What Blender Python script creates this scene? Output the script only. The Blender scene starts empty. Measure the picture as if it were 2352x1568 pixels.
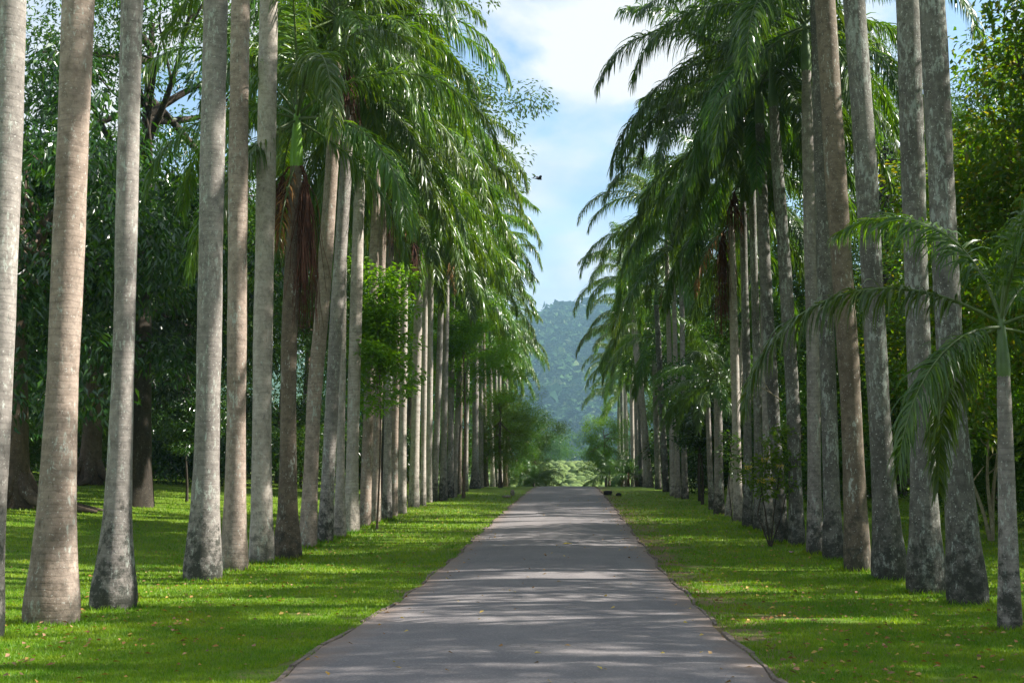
import bpy, bmesh, math, random
import numpy as np
from mathutils import Vector, Matrix

random.seed(7)
rng = np.random.default_rng(11)
R = math.radians
scene = bpy.context.scene
COL = scene.collection

# ------------------------------------------------------------------ camera
cam_d = bpy.data.cameras.new("camera")
cam_d.sensor_width = 36.0
cam_d.lens = 36.0 * 2900.0 / 2352.0
cam_d.clip_start = 0.1
cam_d.clip_end = 6000.0
cam = bpy.data.objects.new("camera", cam_d)
COL.objects.link(cam)
cam.location = (0.415, 0.0, 1.65)
cam.rotation_euler = (R(90 + 6.8), 0, R(2.66))
scene.camera = cam

# ------------------------------------------------------------------ sun, sky, exposure
SUN_EL, SUN_AZ = 37.0, 6.0            # azimuth measured from +X towards +Y
sd = Vector((math.cos(R(SUN_EL)) * math.cos(R(SUN_AZ)), math.cos(R(SUN_EL)) * math.sin(R(SUN_AZ)), math.sin(R(SUN_EL))))
sun_l = bpy.data.lights.new("sun", 'SUN')
sun_l.energy = 5.0
sun_l.angle = R(0.53)
sun_l.color = (1.0, 0.955, 0.87)
sun = bpy.data.objects.new("sun", sun_l)
COL.objects.link(sun)
sun.rotation_euler = (-sd).to_track_quat('-Z', 'Y').to_euler()

world = bpy.data.worlds.new("World")
scene.world = world
world.use_nodes = True
wt = world.node_tree
wt.nodes.clear()
W = lambda t: wt.nodes.new(t)
out = W('ShaderNodeOutputWorld')
bg = W('ShaderNodeBackground')
bg.inputs['Strength'].default_value = 0.05
sky = W('ShaderNodeTexSky')
sky.sky_type = 'NISHITA'
sky.sun_disc = False
sky.sun_elevation = R(SUN_EL)
sky.sun_rotation = R(90 - SUN_AZ)
sky.air_density = 1.2
sky.dust_density = 0.6
tc = W('ShaderNodeTexCoord')
mp = W('ShaderNodeMapping')
mp.inputs['Scale'].default_value = (1.0, 1.0, 1.7)
mp.inputs['Location'].default_value = (4.2, 9.3, 1.7)
n1 = W('ShaderNodeTexNoise')
n1.inputs['Scale'].default_value = 4.2
n1.inputs['Detail'].default_value = 9
n1.inputs['Roughness'].default_value = 0.52
n1.inputs['Distortion'].default_value = 0.25
r1 = W('ShaderNodeValToRGB')
r1.color_ramp.elements[0].position = 0.40
r1.color_ramp.elements[1].position = 0.49
n2 = W('ShaderNodeTexNoise')
n2.inputs['Scale'].default_value = 4.5
n2.inputs['Detail'].default_value = 5
r2 = W('ShaderNodeValToRGB')
r2.color_ramp.elements[0].position = 0.36
r2.color_ramp.elements[0].color = (3.4, 5.0, 7.0, 1)
r2.color_ramp.elements[1].position = 0.50
r2.color_ramp.elements[1].color = (7.5, 7.55, 7.65, 1)
mx = W('ShaderNodeMix')
mx.data_type = 'RGBA'
tint = W('ShaderNodeMix')
tint.data_type = 'RGBA'
tint.blend_type = 'MULTIPLY'
tint.inputs[0].default_value = 1.0
tint.inputs[7].default_value = (1.55, 1.6, 1.65, 1)
L = wt.links.new
L(tc.outputs['Generated'], mp.inputs['Vector'])
L(mp.outputs[0], n1.inputs['Vector'])
L(mp.outputs[0], n2.inputs['Vector'])
L(n1.outputs['Fac'], r1.inputs[0])
L(n2.outputs['Fac'], r2.inputs[0])
L(sky.outputs[0], tint.inputs[6])
L(r1.outputs[0], mx.inputs[0])
L(tint.outputs[2], mx.inputs[6])
L(r2.outputs[0], mx.inputs[7])
L(mx.outputs[2], bg.inputs['Color'])
L(bg.outputs[0], out.inputs['Surface'])

vs = scene.view_settings
vs.view_transform = 'Standard'
vs.look = 'None'
vs.gamma = 1.0
vs.use_curve_mapping = False
vs.exposure = 1.42
scene.cycles.max_bounces = 8
scene.cycles.diffuse_bounces = 3
scene.cycles.glossy_bounces = 2
scene.cycles.transmission_bounces = 4
scene.cycles.transparent_max_bounces = 8
scene.cycles.volume_bounces = 0
scene.cycles.use_denoising = True

# ------------------------------------------------------------------ ground shape
_P = np.array([(-200, 0), (0, 0), (10, 0), (21, 0), (28, .15), (36, .42), (45, .72), (54, 1.0), (70, 1.47), (84, 1.85),
               (98, 2.08), (115, 2.1), (140, 1.7), (180, .9), (215, 0.9), (250, 2.6), (290, 5.8), (330, 8.6), (380, 9.5), (520, 8.0), (4000, 8.0)], float)


def prof(y):
    y = np.asarray(y, float)
    return sum(np.interp(y + k, _P[:, 0], _P[:, 1]) for k in (-3, -1, 1, 3)) / 4


def gz(x, y):
    x = np.asarray(x, float)
    f = np.clip((300 - np.asarray(y, float)) / 120, 0, 1)
    return prof(y) + f * (.06 * np.clip(-x - 9, 0, 60) + .012 * np.clip(x - 9, 0, 60))


# ------------------------------------------------------------------ helpers
def tag(o, label=None, cat=None, group=None, kind=None):
    if label: o['label'] = label
    if cat: o['category'] = cat
    if group: o['group'] = group
    if kind: o['kind'] = kind
    return o


def empty(name, loc, rz=0.0, scale=None):
    o = bpy.data.objects.new(name, None)
    o.empty_display_size = 0.3
    o.location = loc
    o.rotation_euler = (0, 0, rz)
    if scale is not None: o.scale = scale
    COL.objects.link(o)
    return o


def link(name, me, parent=None, loc=(0, 0, 0), rz=0.0, scale=None):
    o = bpy.data.objects.new(name, me)
    COL.objects.link(o)
    if parent: o.parent = parent
    o.location = loc
    o.rotation_euler = (0, 0, rz)
    if scale is not None: o.scale = scale
    return o


def mesh_np(name, co, faces, mats, smooth=True, midx=None):
    """co (N,3), faces (M,k)"""
    co = np.asarray(co, np.float32)
    faces = np.asarray(faces, np.int32)
    me = bpy.data.meshes.new(name)
    m, k = faces.shape
    me.vertices.add(len(co))
    me.vertices.foreach_set('co', co.ravel())
    me.loops.add(m * k)
    me.loops.foreach_set('vertex_index', faces.ravel())
    me.polygons.add(m)
    me.polygons.foreach_set('loop_start', np.arange(0, m * k, k, dtype=np.int32))
    me.polygons.foreach_set('loop_total', np.full(m, k, np.int32))
    for mt in (mats if isinstance(mats, (list, tuple)) else [mats]):
        me.materials.append(mt)
    if midx is not None:
        me.polygons.foreach_set('material_index', np.asarray(midx, np.int32))
    me.polygons.foreach_set('use_smooth', np.full(m, smooth, bool))
    me.update(calc_edges=True)
    me.validate()
    return me


def unit(v):
    return v / np.maximum(np.linalg.norm(v, axis=-1, keepdims=True), 1e-9)


def tube_np(pts, rad, seg=8, cap=False):
    pts = np.asarray(pts, float)
    n = len(pts)
    rad = np.broadcast_to(np.asarray(rad, float), (n,))
    t = unit(np.gradient(pts, axis=0))
    ref = np.array([0, 0, 1.0]) if abs(t[0][2]) < .8 else np.array([1.0, 0, 0])
    a = unit(np.cross(t, ref))
    b = np.cross(t, a)
    th = np.linspace(0, 2 * np.pi, seg, endpoint=False)
    co = pts[:, None, :] + rad[:, None, None] * (np.cos(th)[None, :, None] * a[:, None, :] + np.sin(th)[None, :, None] * b[:, None, :])
    co = co.reshape(-1, 3)
    i = np.arange(n - 1)[:, None] * seg
    j = np.arange(seg)[None, :]
    j2 = (j + 1) % seg
    f = np.stack([i + j, i + j2, i + seg + j2, i + seg + j], -1).reshape(-1, 4)
    return co, f


class Acc:
    def __init__(s): s.c, s.f, s.m, s.n = [], [], [], 0
    def add(s, co, f, mi=0):
        s.c.append(np.asarray(co, float)); s.f.append(np.asarray(f, int) + s.n)
        s.m.append(np.full(len(f), mi)); s.n += len(co)
    def build(s, name, mats, smooth=True):
        return mesh_np(name, np.concatenate(s.c), np.concatenate(s.f), mats, smooth, np.concatenate(s.m))


# ------------------------------------------------------------------ materials
def new_mat(name):
    m = bpy.data.materials.new(name)
    m.use_nodes = True
    nt = m.node_tree
    nt.nodes.clear()
    o = nt.nodes.new('ShaderNodeOutputMaterial')
    return m, nt, o


def N(nt, t, **kw):
    n = nt.nodes.new(t)
    for k, v in kw.items():
        if k in ('blend_type', 'data_type', 'operation', 'feature', 'wave_type', 'bands_direction', 'wave_profile', 'distribution', 'invert'):
            setattr(n, k, v)
        else:
            n.inputs[k].default_value = v
    return n


def ramp(nt, fac, stops):
    r = nt.nodes.new('ShaderNodeValToRGB')
    e = r.color_ramp.elements
    while len(e) < len(stops): e.new(0.5)
    for q, (p, c) in zip(e, stops):
        q.position = p
        q.color = (c, c, c, 1) if isinstance(c, (int, float)) else (*c, 1)
    nt.links.new(fac, r.inputs[0])
    return r.outputs[0]


def mix(nt, fac, a, b, bt='MIX'):
    m = nt.nodes.new('ShaderNodeMix')
    m.data_type = 'RGBA'
    m.blend_type = bt
    for v, i in ((fac, 0), (a, 6), (b, 7)):
        if isinstance(v, (int, float)): m.inputs[i].default_value = v
        elif isinstance(v, tuple): m.inputs[i].default_value = (*v, 1)
        else: nt.links.new(v, m.inputs[i])
    return m.outputs[2]


def math_(nt, op, a, b=None, c=None):
    m = nt.nodes.new('ShaderNodeMath')
    m.operation = op
    for i, v in enumerate((a, b, c)):
        if v is None: continue
        if isinstance(v, (int, float)): m.inputs[i].default_value = v
        else: nt.links.new(v, m.inputs[i])
    return m.outputs[0]


def noise(nt, vec, scale, detail=4, rough=.55, dist=0.0):
    n = nt.nodes.new('ShaderNodeTexNoise')
    n.inputs['Scale'].default_value = scale
    n.inputs['Detail'].default_value = detail
    n.inputs['Roughness'].default_value = rough
    n.inputs['Distortion'].default_value = dist
    if vec is not None: nt.links.new(vec, n.inputs['Vector'])
    return n.outputs['Fac']


def obj_coords(nt, scale=(1, 1, 1), rand=True):
    tcn = nt.nodes.new('ShaderNodeTexCoord')
    mpn = nt.nodes.new('ShaderNodeMapping')
    mpn.inputs['Scale'].default_value = scale
    nt.links.new(tcn.outputs['Object'], mpn.inputs['Vector'])
    if rand:
        oi = nt.nodes.new('ShaderNodeObjectInfo')
        v = nt.nodes.new('ShaderNodeVectorMath')
        v.operation = 'SCALE'
        v.inputs[0].default_value = (37.0, 21.0, 0.0)
        nt.links.new(oi.outputs['Random'], v.inputs['Scale'])
        nt.links.new(v.outputs[0], mpn.inputs['Location'])
    return tcn, mpn.outputs[0]


def leaf_mat(name, cols, rough=.42, trans=.35, tcol=None, spec=.5, warm=None):
    """cols: list of colours picked leaf by leaf"""
    m, nt, o = new_mat(name)
    g = nt.nodes.new('ShaderNodeNewGeometry')
    st = [(i / max(1, len(cols) - 1), c) for i, c in enumerate(cols)]
    c = ramp(nt, g.outputs['Random Per Island'], st)
    oi = nt.nodes.new('ShaderNodeObjectInfo')
    hv = nt.nodes.new('ShaderNodeHueSaturation')
    nt.links.new(c, hv.inputs['Color'])
    nt.links.new(math_(nt, 'MULTIPLY_ADD', oi.outputs['Random'], .5, .8), hv.inputs['Value'])
    nt.links.new(math_(nt, 'MULTIPLY_ADD', oi.outputs['Random'], .03, .485), hv.inputs['Hue'])
    c = hv.outputs[0]
    p = N(nt, 'ShaderNodeBsdfPrincipled', Roughness=rough)
    p.inputs['Specular IOR Level'].default_value = spec
    nt.links.new(c, p.inputs['Base Color'])
    t = nt.nodes.new('ShaderNodeBsdfTranslucent')
    tc_ = mix(nt, 1.0, c, tcol or (1.9, 1.7, .5), 'MULTIPLY')
    nt.links.new(tc_, t.inputs['Color'])
    ms = nt.nodes.new('ShaderNodeMixShader')
    ms.inputs[0].default_value = trans
    nt.links.new(p.outputs[0], ms.inputs[1])
    nt.links.new(t.outputs[0], ms.inputs[2])
    nt.links.new(ms.outputs[0], o.inputs['Surface'])
    return m


def bark_mat(name, c_light, c_dark, ring=.5, lichen=.3, moss=.6, bump=.35, lich_col=(.42, .45, .40)):
    m, nt, o = new_mat(name)
    tcn, v = obj_coords(nt)
    sep = nt.nodes.new('ShaderNodeSeparateXYZ')
    nt.links.new(tcn.outputs['Object'], sep.inputs[0])
    _, v2 = obj_coords(nt, (1, 1, .35))
    _, v3 = obj_coords(nt, (1, 1, 9))
    big = noise(nt, v2, 1.3, 7, .68)
    col = mix(nt, ramp(nt, big, [(.36, 0.0), (.64, 1.0)]), c_light, c_dark)
    # leaf-scar rings round the stem
    rn = noise(nt, v3, 1.7, 3, .6)
    w = nt.nodes.new('ShaderNodeTexWave')
    w.wave_type = 'BANDS'
    w.bands_direction = 'Z'
    w.inputs['Scale'].default_value = 3.6
    w.inputs['Distortion'].default_value = 3.5
    w.inputs['Detail'].default_value = 3
    w.inputs['Detail Scale'].default_value = .8
    nt.links.new(v, w.inputs['Vector'])
    rr = ramp(nt, w.outputs['Fac'], [(0.0, 1.0), (.22, 0.0)])
    col = mix(nt, math_(nt, 'MULTIPLY', math_(nt, 'MULTIPLY', rr, ramp(nt, noise(nt, v2, 1.9, 3), [(.42, .1), (.6, 1.0)])), ring * .5), col, tuple(x * .42 for x in c_dark))
    col = mix(nt, math_(nt, 'MULTIPLY', ramp(nt, rn, [(.42, 0.0), (.66, 1.0)]), ring * .35), col, tuple(min(1, x * 1.35) for x in c_light))
    # mottling, lichen spots
    mot = noise(nt, v, 7.0, 6, .7)
    col = mix(nt, math_(nt, 'MULTIPLY', ramp(nt, mot, [(.44, 0.0), (.66, 1.0)]), .6), col, tuple(x * .45 for x in c_dark))
    la = noise(nt, v2, 17.0, 5, .72)
    lb = noise(nt, v2, 3.2, 3, .5)
    lm = math_(nt, 'ADD', la, math_(nt, 'MULTIPLY', math_(nt, 'SUBTRACT', lb, .5), .5))
    lt = .69 - .16 * lichen
    lf = ramp(nt, lm, [(lt, 0.0), (lt + .09, 1.0)])
    col = mix(nt, math_(nt, 'MULTIPLY', lf, .8), col, lich_col)
    spk = noise(nt, v, 30.0, 2, .5)
    spf = ramp(nt, spk, [(.655, 0.0), (.70, 1.0)])
    col = mix(nt, math_(nt, 'MULTIPLY', spf, .75 * min(1, lichen + .2)), col, (.50, .49, .45))
    pit = noise(nt, v2, 22.0, 3, .6)
    col = mix(nt, math_(nt, 'MULTIPLY', ramp(nt, pit, [(.30, 1.0), (.38, 0.0)]), .5), col, (.05, .042, .035))
    # old dark algae and moss patches round the foot
    mn = noise(nt, v, 5.0, 8, .78)
    zf = math_(nt, 'SUBTRACT', mn, math_(nt, 'MULTIPLY', sep.outputs['Z'], .12))
    mf = ramp(nt, zf, [(.46 - .1 * moss, 0.0), (.60 - .1 * moss, 1.0)])
    col = mix(nt, math_(nt, 'MULTIPLY', mf, min(.9, moss)), col, (.030, .033, .026))
    p = N(nt, 'ShaderNodeBsdfPrincipled', Roughness=.85)
    p.inputs['Specular IOR Level'].default_value = .2
    nt.links.new(col, p.inputs['Base Color'])
    fine = noise(nt, v, 26, 5, .7)
    h = math_(nt, 'ADD', math_(nt, 'MULTIPLY', fine, .5), math_(nt, 'ADD', math_(nt, 'MULTIPLY', mot, .6), math_(nt, 'MULTIPLY', rr, -.22 * ring)))
    bp = N(nt, 'ShaderNodeBump', Strength=bump, Distance=.03)
    nt.links.new(h, bp.inputs['Height'])
    nt.links.new(bp.outputs[0], p.inputs['Normal'])
    nt.links.new(p.outputs[0], o.inputs['Surface'])
    return m


M = {}
M['bark_pink'] = bark_mat('pale_pinkish_palm_bark', (.37, .295, .245), (.21, .16, .125), ring=.6, lichen=.6, moss=.5)
M['bark_grey'] = bark_mat('grey_palm_bark', (.33, .295, .265), (.18, .16, .145), ring=.6, lichen=.7, moss=1.05)
M['bark_brown'] = bark_mat('brown_palm_bark', (.21, .168, .125), (.11, .086, .062), ring=.3, lichen=.45, moss=.75)
M['bark_lichen'] = bark_mat('lichen_mottled_palm_bark', (.20, .19, .165), (.085, .08, .07), ring=.2, lichen=.95, moss=1.0, bump=.6, lich_col=(.31, .335, .30))
M['bark_pale'] = bark_mat('pale_smooth_palm_bark', (.44, .39, .345), (.28, .24, .20), ring=.55, lichen=.55, moss=.65)
M['bark_tree'] = bark_mat('rough_tree_bark', (.19, .135, .095), (.085, .062, .045), ring=0.0, lichen=.3, moss=.3, bump=.8)
M['bark_dark'] = bark_mat('dark_branch_bark', (.075, .06, .045), (.035, .028, .022), ring=0.0, lichen=.15, moss=.2, bump=.7)
M['bark_stem'] = bark_mat('pale_thin_stem_bark', (.34, .30, .20), (.20, .17, .11), ring=0.0, lichen=.3, moss=.1)

M['frond'] = leaf_mat('palm_leaflets', [(.044, .105, .012), (.075, .150, .014), (.054, .125, .016), (.13, .195, .016)], rough=.33, trans=.38, tcol=(2.0, 1.8, .2), spec=.6)
M['frond_dark'] = leaf_mat('deep_green_palm_leaflets', [(.030, .078, .016), (.046, .105, .016), (.080, .145, .014)], rough=.33, trans=.36, tcol=(2.2, 2.0, .2), spec=.6)
M['frond_young'] = leaf_mat('fresh_palm_leaflets', [(.045, .10, .018), (.06, .13, .022), (.035, .085, .02)], rough=.33, trans=.35, tcol=(1.9, 1.8, .35), spec=.6)
M['frond_dry'] = leaf_mat('dry_brown_leaflets', [(.12, .055, .022), (.20, .10, .035), (.09, .04, .02)], rough=.7, trans=.15, tcol=(1.2, 1, .7), spec=.2)
M['dk'] = leaf_mat('dark_glossy_leaves', [(.012, .038, .008), (.024, .068, .010), (.018, .054, .012), (.055, .115, .010)], rough=.27, trans=.25, tcol=(2.2, 2.2, .2), spec=.85)
M['md'] = leaf_mat('mid_green_leaves', [(.022, .065, .008), (.044, .110, .010), (.030, .088, .010), (.080, .155, .012)], rough=.4, trans=.42, tcol=(2.0, 1.8, .2))
M['fe'] = leaf_mat('feathery_bright_leaves', [(.08, .20, .010), (.11, .26, .012), (.15, .29, .014)], rough=.5, trans=.5, tcol=(1.6, 1.6, .2))
M['br'] = leaf_mat('bright_green_leaves', [(.050, .125, .008), (.080, .185, .010), (.12, .21, .012), (.06, .15, .010)], rough=.45, trans=.5, tcol=(1.8, 1.7, .2))
M['yl'] = leaf_mat('yellow_green_leaves', [(.035, .095, .006), (.075, .15, .008), (.055, .13, .008), (.12, .18, .010), (.04, .10, .008), (.17, .15, .02)], rough=.4, trans=.5, tcol=(2.0, 1.8, .15), spec=.7)


def plain(name, col, rough=.8, spec=.2, nz=0.0, scale=20, bump=0.0):
    m, nt, o = new_mat(name)
    p = N(nt, 'ShaderNodeBsdfPrincipled', Roughness=rough)
    p.inputs['Specular IOR Level'].default_value = spec
    _, v = obj_coords(nt)
    n = noise(nt, v, scale, 5, .6)
    c = mix(nt, ramp(nt, n, [(.3, 0.0), (.7, 1.0)]), tuple(x * (1 - nz) for x in col), tuple(min(1, x * (1 + nz)) for x in col))
    nt.links.new(c, p.inputs['Base Color'])
    if bump:
        bp = N(nt, 'ShaderNodeBump', Strength=bump, Distance=.02)
        nt.links.new(n, bp.inputs['Height'])
        nt.links.new(bp.outputs[0], p.inputs['Normal'])
    nt.links.new(p.outputs[0], o.inputs['Surface'])
    return m


M['shaft'] = plain('green_crownshaft', (.085, .15, .035), .38, .5, .35, 3)
M['shaft_bright'] = plain('bright_green_crownshaft', (.16, .34, .02), .38, .5, .2, 3)
M['rachis'] = plain('frond_midrib', (.085, .125, .035), .45, .4, .25, 6)
M['strand'] = plain('red_brown_flower_strands', (.085, .036, .022), .8, .2, .5, 9)
M['stone'] = plain('weathered_stone', (.23, .20, .17), .9, .2, .4, 14, .6)
M['stone_dark'] = plain('dark_stone', (.035, .037, .040), .9, .2, .4, 14, .6)
M['black'] = plain('dark_feathers', (.02, .02, .024), .7, .3, .3, 30)
M['yellow'] = plain('yellow_blossom', (.55, .42, .05), .6, .3, .3, 30)
M['pink'] = plain('pink_petals', (.6, .28, .45), .6, .3, .2, 30)

# lawn -------------------------------------------------------------
m, nt, o = new_mat('lawn_turf')
_, v = obj_coords(nt, rand=False)
tcn = nt.nodes.new('ShaderNodeTexCoord')
sep = nt.nodes.new('ShaderNodeSeparateXYZ')
nt.links.new(tcn.outputs['Object'], sep.inputs[0])
a = noise(nt, v, .55, 5, .6)
b = noise(nt, v, 9.0, 5, .7)
c = noise(nt, v, 55.0, 3, .6)
col = mix(nt, ramp(nt, a, [(.35, 0.0), (.65, 1.0)]), (.088, .185, .008), (.140, .228, .010))
col = mix(nt, ramp(nt, b, [(.40, 0.0), (.66, 1.0)]), col, (.165, .235, .014))
col = mix(nt, math_(nt, 'MULTIPLY', ramp(nt, c, [(.35, 1.0), (.5, 0.0)]), .55), col, (.022, .060, .006))
# worn soil near the road edges and in scattered patches
ax = math_(nt, 'ABSOLUTE', sep.outputs['X'])
edge = math_(nt, 'SUBTRACT', 1.0, math_(nt, 'MULTIPLY', math_(nt, 'SUBTRACT', ax, 2.2), .65))
edge = math_(nt, 'MAXIMUM', math_(nt, 'MINIMUM', edge, 1.0), 0.0)
right = math_(nt, 'MULTIPLY_ADD', ramp(nt, sep.outputs['X'], [(0, 0.0), (1, 1.0)]), .55, .45)
sn = noise(nt, v, 1.3, 6, .7)
sf = math_(nt, 'ADD', sn, math_(nt, 'MULTIPLY', math_(nt, 'MULTIPLY', edge, right), .24))
sf = ramp(nt, sf, [(.60, 0.0), (.72, 1.0)])
col = mix(nt, math_(nt, 'MULTIPLY', sf, .85), col, mix(nt, b, (.26, .17, .10), (.16, .11, .06)))
far = ramp(nt, math_(nt, 'MULTIPLY', sep.outputs['Y'], .001), [(.17, 0.0), (.23, 1.0)])
fn = noise(nt, v, .25, 6, .7)
col = mix(nt, far, col, mix(nt, ramp(nt, fn, [(.4, 0.0), (.6, 1.0)]), (.11, .17, .02), (.20, .23, .04)))
p = N(nt, 'ShaderNodeBsdfPrincipled', Roughness=.75)
p.inputs['Specular IOR Level'].default_value = .25
nt.links.new(col, p.inputs['Base Color'])
bp = N(nt, 'ShaderNodeBump', Strength=.9, Distance=.04)
nt.links.new(math_(nt, 'ADD', c, math_(nt, 'MULTIPLY', b, .8)), bp.inputs['Height'])
nt.links.new(bp.outputs[0], p.inputs['Normal'])
nt.links.new(p.outputs[0], o.inputs['Surface'])
M['lawn'] = m

# asphalt ----------------------------------------------------------
m, nt, o = new_mat('worn_asphalt')
_, v = obj_coords(nt, rand=False)
_, vs_ = obj_coords(nt, (1.0, .12, 1), rand=False)
a = noise(nt, v, .7, 6, .6)
b = noise(nt, v, 140, 3, .7)
c = noise(nt, vs_, 2.5, 5, .6)
col = mix(nt, ramp(nt, a, [(.35, 0.0), (.65, 1.0)]), (.172, .158, .162), (.232, .208, .204))
col = mix(nt, math_(nt, 'MULTIPLY', ramp(nt, c, [(.42, 0.0), (.62, 1.0)]), .4), col, (.15, .135, .14))
col = mix(nt, math_(nt, 'MULTIPLY', ramp(nt, b, [(.36, 1.0), (.55, 0.0)]), .45), col, (.09, .082, .086))
st_ = noise(nt, v, 1.6, 7, .75, .6)
col = mix(nt, math_(nt, 'MULTIPLY', ramp(nt, st_, [(.56, 0.0), (.70, 1.0)]), .35), col, (.10, .09, .09))
agg = nt.nodes.new('ShaderNodeTexVoronoi')
agg.inputs['Scale'].default_value = 60
nt.links.new(v, agg.inputs['Vector'])
asc = nt.nodes.new('ShaderNodeSeparateColor')
nt.links.new(agg.outputs['Color'], asc.inputs[0])
col = mix(nt, math_(nt, 'MULTIPLY', ramp(nt, asc.outputs[0], [(.82, 0.0), (.9, 1.0)]), .45), col, (.34, .31, .29))
cr = nt.nodes.new('ShaderNodeTexVoronoi')
cr.feature = 'DISTANCE_TO_EDGE'
cr.inputs['Scale'].default_value = .42
dv = nt.nodes.new('ShaderNodeVectorMath')
dv.operation = 'ADD'
nz_ = nt.nodes.new('ShaderNodeTexNoise')
nz_.inputs['Scale'].default_value = 2.0
nt.links.new(v, nz_.inputs['Vector'])
nt.links.new(v, dv.inputs[0])
nt.links.new(nz_.outputs['Color'], dv.inputs[1])
nt.links.new(dv.outputs[0], cr.inputs['Vector'])
crf = ramp(nt, cr.outputs['Distance'], [(0.0, 1.0), (.006, 0.0)])
crk = math_(nt, 'MULTIPLY', crf, ramp(nt, noise(nt, v, .35, 2), [(.52, 0.0), (.6, .6)]))
col = mix(nt, crk, col, (.05, .045, .045))
tcn = nt.nodes.new('ShaderNodeTexCoord')
sep = nt.nodes.new('ShaderNodeSeparateXYZ')
nt.links.new(tcn.outputs['Object'], sep.inputs[0])
ax = math_(nt, 'ABSOLUTE', sep.outputs['X'])
dust = math_(nt, 'ADD', math_(nt, 'MULTIPLY', math_(nt, 'SUBTRACT', ax, 1.75), 1.6), math_(nt, 'MULTIPLY', math_(nt, 'SUBTRACT', noise(nt, v, 2.2, 6, .7), .5), 1.6))
col = mix(nt, math_(nt, 'MULTIPLY', ramp(nt, dust, [(.1, 0.0), (.8, 1.0)]), .75), col, (.235, .165, .125))
p = N(nt, 'ShaderNodeBsdfPrincipled', Roughness=.8)
p.inputs['Specular IOR Level'].default_value = .35
nt.links.new(col, p.inputs['Base Color'])
bp = N(nt, 'ShaderNodeBump', Strength=.5, Distance=.008)
nt.links.new(math_(nt, 'SUBTRACT', b, crk), bp.inputs['Height'])
nt.links.new(bp.outputs[0], p.inputs['Normal'])
nt.links.new(p.outputs[0], o.inputs['Surface'])
M['asphalt'] = m
M['kerb'] = plain('earthy_concrete_kerb', (.17, .135, .11), .9, .2, .45, 12, .6)

# hill -------------------------------------------------------------
m, nt, o = new_mat('wooded_hillside')
_, v = obj_coords(nt, rand=False)
a = noise(nt, v, .05, 8, .75)
col = mix(nt, ramp(nt, a, [(.35, 0.0), (.65, 1.0)]), (.025, .06, .014), (.07, .115, .025))
p = N(nt, 'ShaderNodeBsdfPrincipled', Roughness=.9)
p.inputs['Specular IOR Level'].default_value = .1
nt.links.new(col, p.inputs['Base Color'])
nt.links.new(p.outputs[0], o.inputs['Surface'])
M['hill'] = m
m, nt, o = new_mat('far_tree_crowns')
_, v = obj_coords(nt, rand=False)
vo = nt.nodes.new('ShaderNodeTexVoronoi')
vo.inputs['Scale'].default_value = .06
nt.links.new(v, vo.inputs['Vector'])
sc_ = nt.nodes.new('ShaderNodeSeparateColor')
nt.links.new(vo.outputs['Color'], sc_.inputs[0])
c = ramp(nt, sc_.outputs[0], [(0, (.016, .050, .014)), (.4, (.032, .085, .02)), (.8, (.06, .12, .025)), (1, (.12, .15, .05))])
n = noise(nt, v, .35, 4, .8)
c = mix(nt, ramp(nt, n, [(.35, .8), (.6, 0.0)]), c, (.012, .03, .010))
p = N(nt, 'ShaderNodeBsdfPrincipled', Roughness=.9)
p.inputs['Specular IOR Level'].default_value = .1
nt.links.new(c, p.inputs['Base Color'])
bp = N(nt, 'ShaderNodeBump', Strength=1.0, Distance=1.2)
nt.links.new(n, bp.inputs['Height'])
nt.links.new(bp.outputs[0], p.inputs['Normal'])
nt.links.new(p.outputs[0], o.inputs['Surface'])
M['far_crowns'] = m

# ------------------------------------------------------------------ ground, road, kerbs, hill
YS = np.concatenate([np.arange(-80, 150, 1.5), np.arange(150, 400, 6), np.arange(400, 1121, 40)])
XS = np.concatenate([[-700, -400, -200, -120, -80], np.arange(-60, -8, 4), [-9, -6.5, -4, -2.6, 0, 2.6, 4, 6.5, 9], np.arange(13, 62, 4), [80, 120, 200, 400, 700]])


def grid_mesh(name, xs, ys, zf, mat, smooth=True):
    X, Y = np.meshgrid(xs, ys)
    Z = zf(X, Y)
    co = np.stack([X, Y, Z], -1).reshape(-1, 3)
    nx, ny = len(xs), len(ys)
    i = (np.arange(ny - 1)[:, None] * nx + np.arange(nx - 1)[None, :]).ravel()
    return mesh_np(name, co, np.stack([i, i + 1, i + 1 + nx, i + nx], -1), mat, smooth)


tag(link('lawn', grid_mesh('lawn', XS, YS, gz, M['lawn'])), kind='structure')

RW = 2.2
yr = YS[YS <= 250]
yr = np.sort(np.concatenate([yr, (yr[:-1] + yr[1:]) / 2]))
prf_l = lambda y: np.interp(y, YS, gz(0, YS))
wob = lambda y, s: .035 * np.sin(y * 1.7 + s) + .03 * np.sin(y * .61 + 2 * s) + .02 * np.sin(y * 4.3 + s * 3)
acc = Acc()
co = []
for y in yr:
    z = float(prf_l(y))
    xl, xr = -RW + wob(y, 1), RW + wob(y, 4)
    for k in range(7):
        t = k / 6
        co.append((xl + (xr - xl) * t, y, z + .012 + .035 * (1 - (2 * t - 1) ** 2)))
n = len(yr)
i = (np.arange(n - 1)[:, None] * 7 + np.arange(6)[None, :]).ravel()
tag(link('road', mesh_np('road', co, np.stack([i, i + 1, i + 8, i + 7], -1), M['asphalt'])), kind='structure')

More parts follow.
